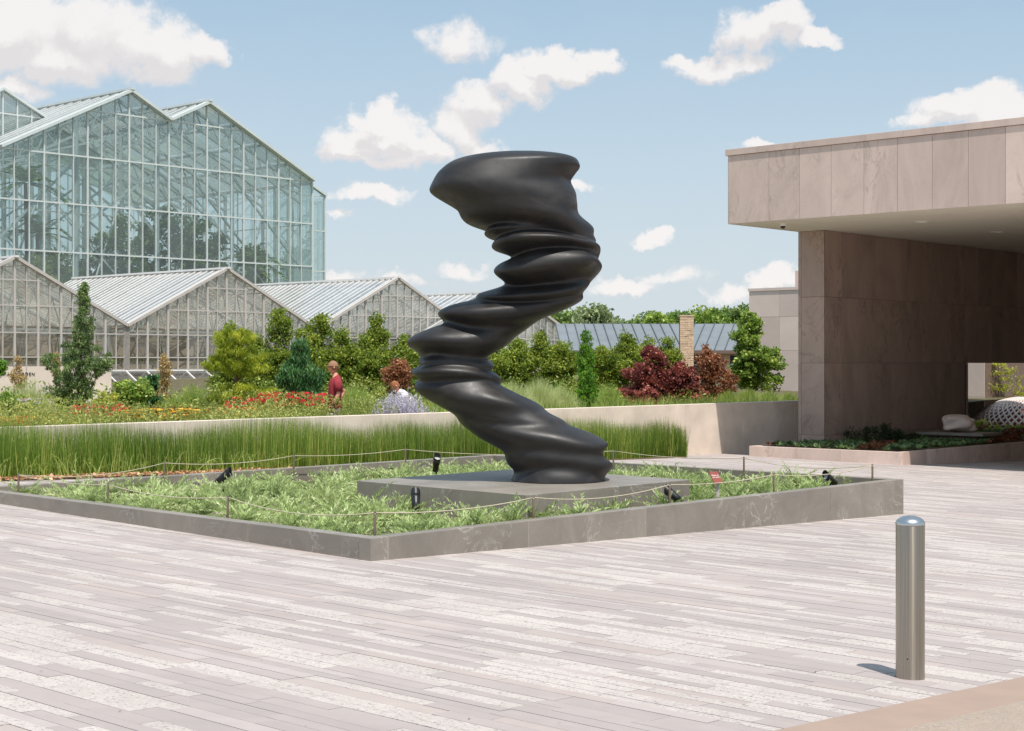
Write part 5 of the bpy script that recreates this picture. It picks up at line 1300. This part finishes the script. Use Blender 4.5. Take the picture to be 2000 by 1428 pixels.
# ------------------------------------------------------------------ trees beyond the roofs
ft = [(1082, 605, 26, 95, 'far', 'dark green tree top beyond the greenhouse end, right of the sculpture'), (1122, 612, 18, 96, 'far', 'small dark tree between the dark and the pale tree tops'), (1160, 597, 22, 92, 'farpale', 'pale grey-green tree above the metal roof'), (1188, 620, 14, 94, 'farpale', 'small pale tree right of the pale grey-green one'),
      (1262, 612, 26, 130, 'far', 'leftmost tree of the wood above the roof'), (1290, 604, 28, 128, 'maple', 'bright rounded tree left of the chimney'), (1318, 606, 22, 132, 'far', 'tree directly behind the chimney'), (1350, 606, 26, 134, 'far', 'tree just right of the chimney top'), (1380, 598, 30, 130, 'maple', 'large bright tree halfway between chimney and stone block'),
      (1412, 596, 30, 136, 'far', 'broad dark tree behind the bright one'), (1446, 594, 28, 133, 'far', 'dark tree touching the stone block building'), (1475, 598, 26, 135, 'far', 'tree mostly hidden behind the stone block building'), (1228, 622, 22, 136, 'far', 'low tree at the left end of the wood')]
for u, vt, hw, Y, m_, lab in ft:
    T('far_tree', lab, 'tree', u, Y, vt, [(u, vt+26, hw*1.15, 24, 1), (u+hw*.3, vt+42, hw*1.2, 22, .7), (u-hw*.4, vt+38, hw, 20, .6)], 80, .55, 4200, .28, L[m_], 'trees beyond the metal roof', zb=-1.0, r0=.15)
def wood():
    n = 26000; x = -40+rng.random(n)*150; P = np.stack([x, 150+rng.random(n)*12, -1+rng.random(n)*(4.2+1.0*np.sin(x*.3)+.6*np.sin(x*.9))], 1)
    o = foliage('far_wood', P, .6, L['far']); tag(o, 'low far wood closing the view behind the roofs', 'wood', kind='stuff')
wood()

# ------------------------------------------------------------------ people
def skin_mesh(name, joints, edges, mat, parent, root=0, sub=2):
    me = bpy.data.meshes.new(name); o0 = org(parent)
    me.from_pydata([Vector(j[:3])-o0 for j in joints], edges, []); me.update(); me.materials.append(mat)
    o = bpy.data.objects.new(name, me); col.objects.link(o); o.parent = parent; ORG[o.name] = o0
    sk = o.modifiers.new('skin', 'SKIN'); sk.use_smooth_shade = True
    for i, j in enumerate(joints):
        d = me.skin_vertices[0].data[i]; rr = j[3]; d.radius = rr if hasattr(rr, '__len__') else (rr, rr); d.use_root = (i == root)
    s = o.modifiers.new('sub', 'SUBSURF'); s.levels = sub; s.render_levels = sub; return o
M['skin'] = plain('skin', S(214, 150, 122), .55, 0, .05, 10); M['shirt'] = plain('maroon_cotton', S(150, 48, 58), .9, 0, .12, 8); M['shorts'] = plain('grey_shorts', S(112, 100, 92), .9, 0, .2, 14)
M['hair'] = plain('brown_hair', S(104, 66, 44), .8, 0, .2, 20); M['cap'] = plain('tan_cap', S(150, 112, 88), .9, 0, .1, 10); M['shoe'] = plain('shoe', S(60, 54, 50), .8)
M['wshirt'] = plain('white_lilac_shirt', S(222, 214, 226), .9, 0, .06, 8); M['ohair'] = plain('auburn_hair', S(150, 94, 60), .8, 0, .15, 20)
def head(parent, c, face, r=.105, hairm='hair', cap=True, skinm='skin'):
    """c = centre of the head, face = unit vector the face looks to"""
    f = Vector(face).normalized(); s = Vector((0, 0, 1)).cross(f).normalized(); up = f.cross(s)
    v = []; F_ = []; n, m = 20, 28
    for i in range(n+1):
        ph = math.pi*i/n
        for k in range(m):
            th = 2*math.pi*k/m; a_ = math.sin(ph)*math.cos(th); b_ = math.sin(ph)*math.sin(th); h = math.cos(ph)
            x = a_*.098; y = b_*.074; z = h*.122
            if h < -.1: x *= 1-.22*abs(h); y *= 1-.30*abs(h); x += .012*abs(h)
            if a_ > .55:
                x += .024*math.exp(-((h+.12)/.15)**2)*math.exp(-(b_/.18)**2)      # nose
                x -= .010*math.exp(-((h-.12)/.12)**2)*math.exp(-((abs(b_)-.35)/.2)**2)   # eye sockets
                x += .008*math.exp(-((h+.48)/.08)**2)*math.exp(-(b_/.3)**2)       # lips
                x += .008*math.exp(-((h+.8)/.15)**2)
            v.append(Vector(c)+f*x+s*y+up*z)
    for i in range(n):
        for k in range(m): F_.append((i*m+k, i*m+(k+1) % m, (i+1)*m+(k+1) % m, (i+1)*m+k))
    hd = mk('head', v, F_, M[skinm], parent, smooth=True)
    for sg in (-1, 1):
        mb = MB(); cc = Vector(c)+s*sg*.074-f*.008; mb.tube([cc+up*.026-f*.004, cc+s*sg*.012+up*.0, cc-up*.026+f*.004], [.008, .017, .007], 8); mb.build('ear', M[skinm], hd, smooth=True)
        mb = MB(); e_ = Vector(c)+f*.082+s*sg*.030+up*.012; mb.tube([e_, e_+f*.006], [.009, .006], 8); mb.build('eye', M['dark_metal'], hd)
    # hair shell and cap
    v = []; F_ = []; n2 = 12
    for i in range(n2+1):
        ph = math.pi*.62*i/n2
        for k in range(m):
            th = 2*math.pi*k/m; a_ = math.cos(th); lim = 1.0 if a_ < .2 else (1-.42*(a_-.2)/.8); p2 = ph*lim
            x = math.sin(p2)*a_*.106-.004; y = math.sin(p2)*math.sin(th)*.082; z = math.cos(p2)*.131; v.append(Vector(c)+f*x+s*y+up*z)
    for i in range(n2):
        for k in range(m): F_.append((i*m+k, i*m+(k+1) % m, (i+1)*m+(k+1) % m, (i+1)*m+k))
    hr = mk('hair', v, F_, M[hairm], parent, smooth=True)
    if cap:
        v = []; F_ = []
        for i in range(9):
            ph = math.pi*.44*i/8
            for k in range(m):
                th = 2*math.pi*k/m; v.append(Vector(c)+f*(math.sin(ph)*math.cos(th)*.112)+s*(math.sin(ph)*math.sin(th)*.088)+up*(math.cos(ph)*.138+.004))
        for i in range(8):
            for k in range(m): F_.append((i*m+k, i*m+(k+1) % m, (i+1)*m+(k+1) % m, (i+1)*m+k))
        cp = mk('cap', v, F_, M['cap'], parent, smooth=True)
        br = [Vector(c)+up*.042+f*.10+s*.07, Vector(c)+up*.042+f*.10-s*.07, Vector(c)+up*.030+f*.175-s*.05, Vector(c)+up*.030+f*.175+s*.05]
        mk('brim', *hexa([b-up*.004 for b in br]+[b+up*.004 for b in br]), M['cap'], cp)
def hand(parent, w, d, side, r=.0095, skinm='skin'):
    """palm and five curled fingers; w = wrist, d = direction of the hand, side = towards the thumb"""
    d = Vector(d).normalized(); s = (Vector(side)-d*Vector(side).dot(d)).normalized(); nrm = d.cross(s); w = Vector(w)
    J = [(*w, .024), (*(w+d*.05), (.036, .018)), (*(w+d*.085), (.036, .016))]; skin_mesh('palm', J, [(0, 1), (1, 2)], M[skinm], parent, 0, 1)
    for k, (off, ln) in enumerate(((.027, .068), (.009, .078), (-.009, .072), (-.027, .055))):
        b = w+d*.075+s*off; J = [(*b, r), (*(b+d*ln*.45+nrm*.004), r*.95), (*(b+d*ln*.78+nrm*.020), r*.85), (*(b+d*ln*.88+nrm*.042), r*.75)]
        skin_mesh('finger', J, [(0, 1), (1, 2), (2, 3)], M[skinm], parent, 0, 1)
    b = w+d*.025+s*.026; J = [(*b, r*1.2), (*(b+d*.03+s*.022), r*1.1), (*(b+d*.06+s*.026+nrm*.012), r*.9)]; skin_mesh('thumb', J, [(0, 1), (1, 2)], M[skinm], parent, 0, 1)
def loft(mb, rings, f, s, up=Vector((0, 0, 1)), n=24, cap=(True, True)):
    """rings: (centre, half depth along f, half width along s); rings may lean with up"""
    v = []; F_ = []; m = len(rings)
    for i, (c, rd_, rw_) in enumerate(rings):
        a_ = rings[max(0, i-1)][0]; b_ = rings[min(m-1, i+1)][0]; d = (b_-a_).normalized(); ff = (f-d*f.dot(d)).normalized(); ss = d.cross(ff)
        for k in range(n):
            t = 2*math.pi*k/n; w = 1+.025*math.sin(5*t+i*1.3)+.02*math.sin(9*t+i*2.1); v.append(c+ff*math.cos(t)*rd_*w+ss*math.sin(t)*rw_*w)
    for i in range(m-1):
        for k in range(n): F_.append((i*n+k, i*n+(k+1) % n, (i+1)*n+(k+1) % n, (i+1)*n+k))
    if cap[0]: F_.append(tuple(range(n-1, -1, -1)))
    if cap[1]: F_.append(tuple((m-1)*n+k for k in range(n)))
    mb.add(v, F_)
def man():
    Y = 31.8; x = px(655, Y); z = -.12; r = empty('person', (x, Y, z), 'man in a maroon t-shirt and tan cap seen from the side, hand on hip', 'person')
    f = Vector((-.93, -.25, 0)).normalized(); s = Vector((0, 0, 1)).cross(f)   # s = his left side
    O = Vector((x, Y, z)); g = lambda a_, b_, h: O+f*a_+s*b_+Vector((0, 0, h))
    def J(a_, b_, h, rr): p = g(a_, b_, h); return (p.x, p.y, p.z, rr)
    # body: pelvis, spine, neck, arms, legs as one continuous surface
    js = [J(0, 0, .92, (.12, .10)), J(.01, 0, 1.10, (.12, .10)), J(.0, 0, 1.30, (.13, .10)), J(-.02, 0, 1.42, (.09, .065)), J(0, 0, 1.53, .055), J(.01, 0, 1.60, .052),
          J(-.02, .165, 1.39, .046), J(-.03, .23, 1.15, .045), J(.10, .24, .93, .030),           # left arm, hanging
          J(-.02, -.165, 1.39, .046), J(-.22, -.28, 1.19, .045), J(-.08, -.20, .98, .030),        # right arm, hand on hip
          J(0, .10, .86, .095), J(.02, .11, .50, .062), J(-.02, .11, .10, .042), J(.12, .12, .045, .038),
          J(0, -.10, .86, .095), J(-.06, -.11, .50, .062), J(-.12, -.11, .10, .042), J(.02, -.12, .045, .038)]
    ed = [(0, 1), (1, 2), (2, 3), (3, 4), (4, 5), (3, 6), (6, 7), (7, 8), (3, 9), (9, 10), (10, 11), (0, 12), (12, 13), (13, 14), (14, 15), (0, 16), (16, 17), (17, 18), (18, 19)]
    skin_mesh('body', js, ed, M['skin'], r, 0)
    # t-shirt with short sleeves
    mb = MB(); loft(mb, [(g(0, 0, .86), .135, .185), (g(0, 0, .90), .138, .186), (g(.01, 0, 1.02), .135, .176), (g(.01, 0, 1.16), .138, .180), (g(.0, 0, 1.30), .142, .196), (g(-.01, 0, 1.40), .128, .196), (g(-.015, 0, 1.455), .100, .165), (g(-.01, 0, 1.495), .078, .10), (g(-.0, 0, 1.515), .066, .072)], f, s)
    for P_ in (((-.015, .14, 1.42), (-.02, .20, 1.36), (-.025, .225, 1.20)), ((-.015, -.14, 1.42), (-.05, -.20, 1.36), (-.14, -.245, 1.25))):
        loft(mb, [(g(*P_[0]), .07, .07), (g(*P_[1]), .082, .078), (g(*P_[2]), .078, .070)], f, s, n=16)
    mb.build('t_shirt', M['shirt'], r, smooth=True)
    mb = MB(); loft(mb, [(g(0, 0, .93), .122, .168), (g(0, 0, .86), .135, .182), (g(0, 0, .77), .125, .178)], f, s)
    for sg, o_ in ((.1, 0.0), (-.1, -.03)): loft(mb, [(g(0, sg*.85, .86), .115, .10), (g(o_*.4, sg, .70), .108, .098), (g(o_+.01, sg*1.1, .50), .098, .092)], f, s, n=18)
    mb.build('shorts', M['shorts'], r, smooth=True)
    for a_, b_ in ((.0, .12), (-.1, -.12)):
        mb = MB(); mb.tube([g(a_-.075, b_, .06), g(a_-.06, b_, .06), g(a_, b_, .065), g(a_+.09, b_, .05), g(a_+.17, b_, .04), g(a_+.19, b_, .04)], [.03, .052, .056, .05, .038, .015], 14); mb.build('shoe', M['shoe'], r, smooth=True)
    head(r, g(.045, 0, 1.675), f)
    hand(r, g(.10, .24, .93), Vector((0, 0, -1))+f*.25, f); hand(r, g(-.08, -.20, .98), f*.7+Vector((0, 0, -.5)), Vector((0, 0, 1)))
    p0 = g(.12, .25, .86); c_ = empty('camera_bag', (p0.x, p0.y, p0.z-.2), 'small grey camera held low by its black strap in the man\'s hand', 'camera')
    mb = MB(); mb.tube([g(.08, .27, .98), g(.13, .27, .86), g(.14, .26, .76)], .012, 6); mb.tube([g(.14, .22, .87), g(.15, .25, .76)], .010, 6); mb.build('strap', M['dark_metal'], c_)
    fr = Fr((p0.x, p0.y), f.xy); zc = z+.66; box('bag_body', fr, -.03, .11, -.05, .05, zc, zc+.11, M['grey_frame'], c_, bevel=.015); mb = MB(); mb.tube([g(.17, .27, .715), g(.24, .27, .715)], .035, 12); mb.build('lens_barrel', M['dark_metal'], c_)
man()
def stooping():
    Y = 37.0; x = px(794, Y); z = gz(x, Y)-.33; r = empty('person', (x, Y, z), 'auburn-haired person in a white top stooping among the plants by the sculpture', 'person')
    f = Vector((-.95, -.3, 0)).normalized(); s = Vector((0, 0, 1)).cross(f); O = Vector((x, Y, z)); g = lambda a_, b_, h: O+f*a_+s*b_+Vector((0, 0, h))
    def J(a_, b_, h, rr): p = g(a_, b_, h); return (p.x, p.y, p.z, rr)
    js = [J(-.1, 0, .80, (.11, .10)), J(-.05, 0, .98, (.10, .09)), J(.08, 0, 1.12, (.10, .09)), J(.14, 0, 1.18, (.07, .06)), J(.22, 0, 1.27, .05),
          J(.12, .15, 1.12, .042), J(.22, .2, .90, .04), J(.36, .14, .75, .028), J(.12, -.15, 1.12, .042), J(.22, -.2, .90, .04), J(.36, -.14, .75, .028),
          J(-.1, .1, .74, .09), J(.02, .11, .42, .06), J(-.06, .11, .06, .045), J(-.1, -.1, .74, .09), J(.02, -.11, .42, .06), J(-.06, -.11, .06, .045)]
    ed = [(0, 1), (1, 2), (2, 3), (3, 4), (3, 5), (5, 6), (6, 7), (3, 8), (8, 9), (9, 10), (0, 11), (11, 12), (12, 13), (0, 14), (14, 15), (15, 16)]
    skin_mesh('body', js, ed, M['skin'], r, 0)
    mb = MB(); loft(mb, [(g(-.13, 0, .74), .15, .185), (g(-.11, 0, .84), .135, .172), (g(-.04, 0, 1.0), .125, .165), (g(.06, 0, 1.12), .125, .178), (g(.13, 0, 1.19), .11, .17), (g(.18, 0, 1.235), .075, .09), (g(.20, 0, 1.25), .06, .065)], f, s)
    for sg in (-1, 1): loft(mb, [(g(.11, .12*sg, 1.16), .065, .065), (g(.15, .185*sg, 1.10), .072, .07), (g(.21, .20*sg, .96), .062, .06)], f, s, n=16)
    mb.build('top', M['wshirt'], r, smooth=True)
    mb = MB(); loft(mb, [(g(-.10, 0, .84), .12, .16), (g(-.11, 0, .76), .135, .172), (g(-.10, 0, .68), .12, .168)], f, s)
    for sg in (.1, -.1): loft(mb, [(g(-.1, sg*.85, .76), .11, .095), (g(-.04, sg, .60), .10, .09), (g(.02, sg*1.1, .42), .085, .08), (g(-.05, sg*1.1, .10), .065, .065)], f, s, n=18)
    mb.build('trousers', M['wshirt'], r, smooth=True)
    for b_ in (.11, -.11):
        mb = MB(); mb.tube([g(-.14, b_, .05), g(-.12, b_, .055), g(-.05, b_, .06), g(.05, b_, .045), g(.12, b_, .035)], [.03, .05, .055, .048, .02], 14); mb.build('shoe', M['shoe'], r, smooth=True)
    head(r, g(.27, 0, 1.36), (f+Vector((0, 0, -.5))), hairm='ohair', cap=False)
    for sg in (-1, 1): hand(r, g(.36, .14*sg, .75), f*.6+Vector((0, 0, -.8)), s*-sg)
stooping()
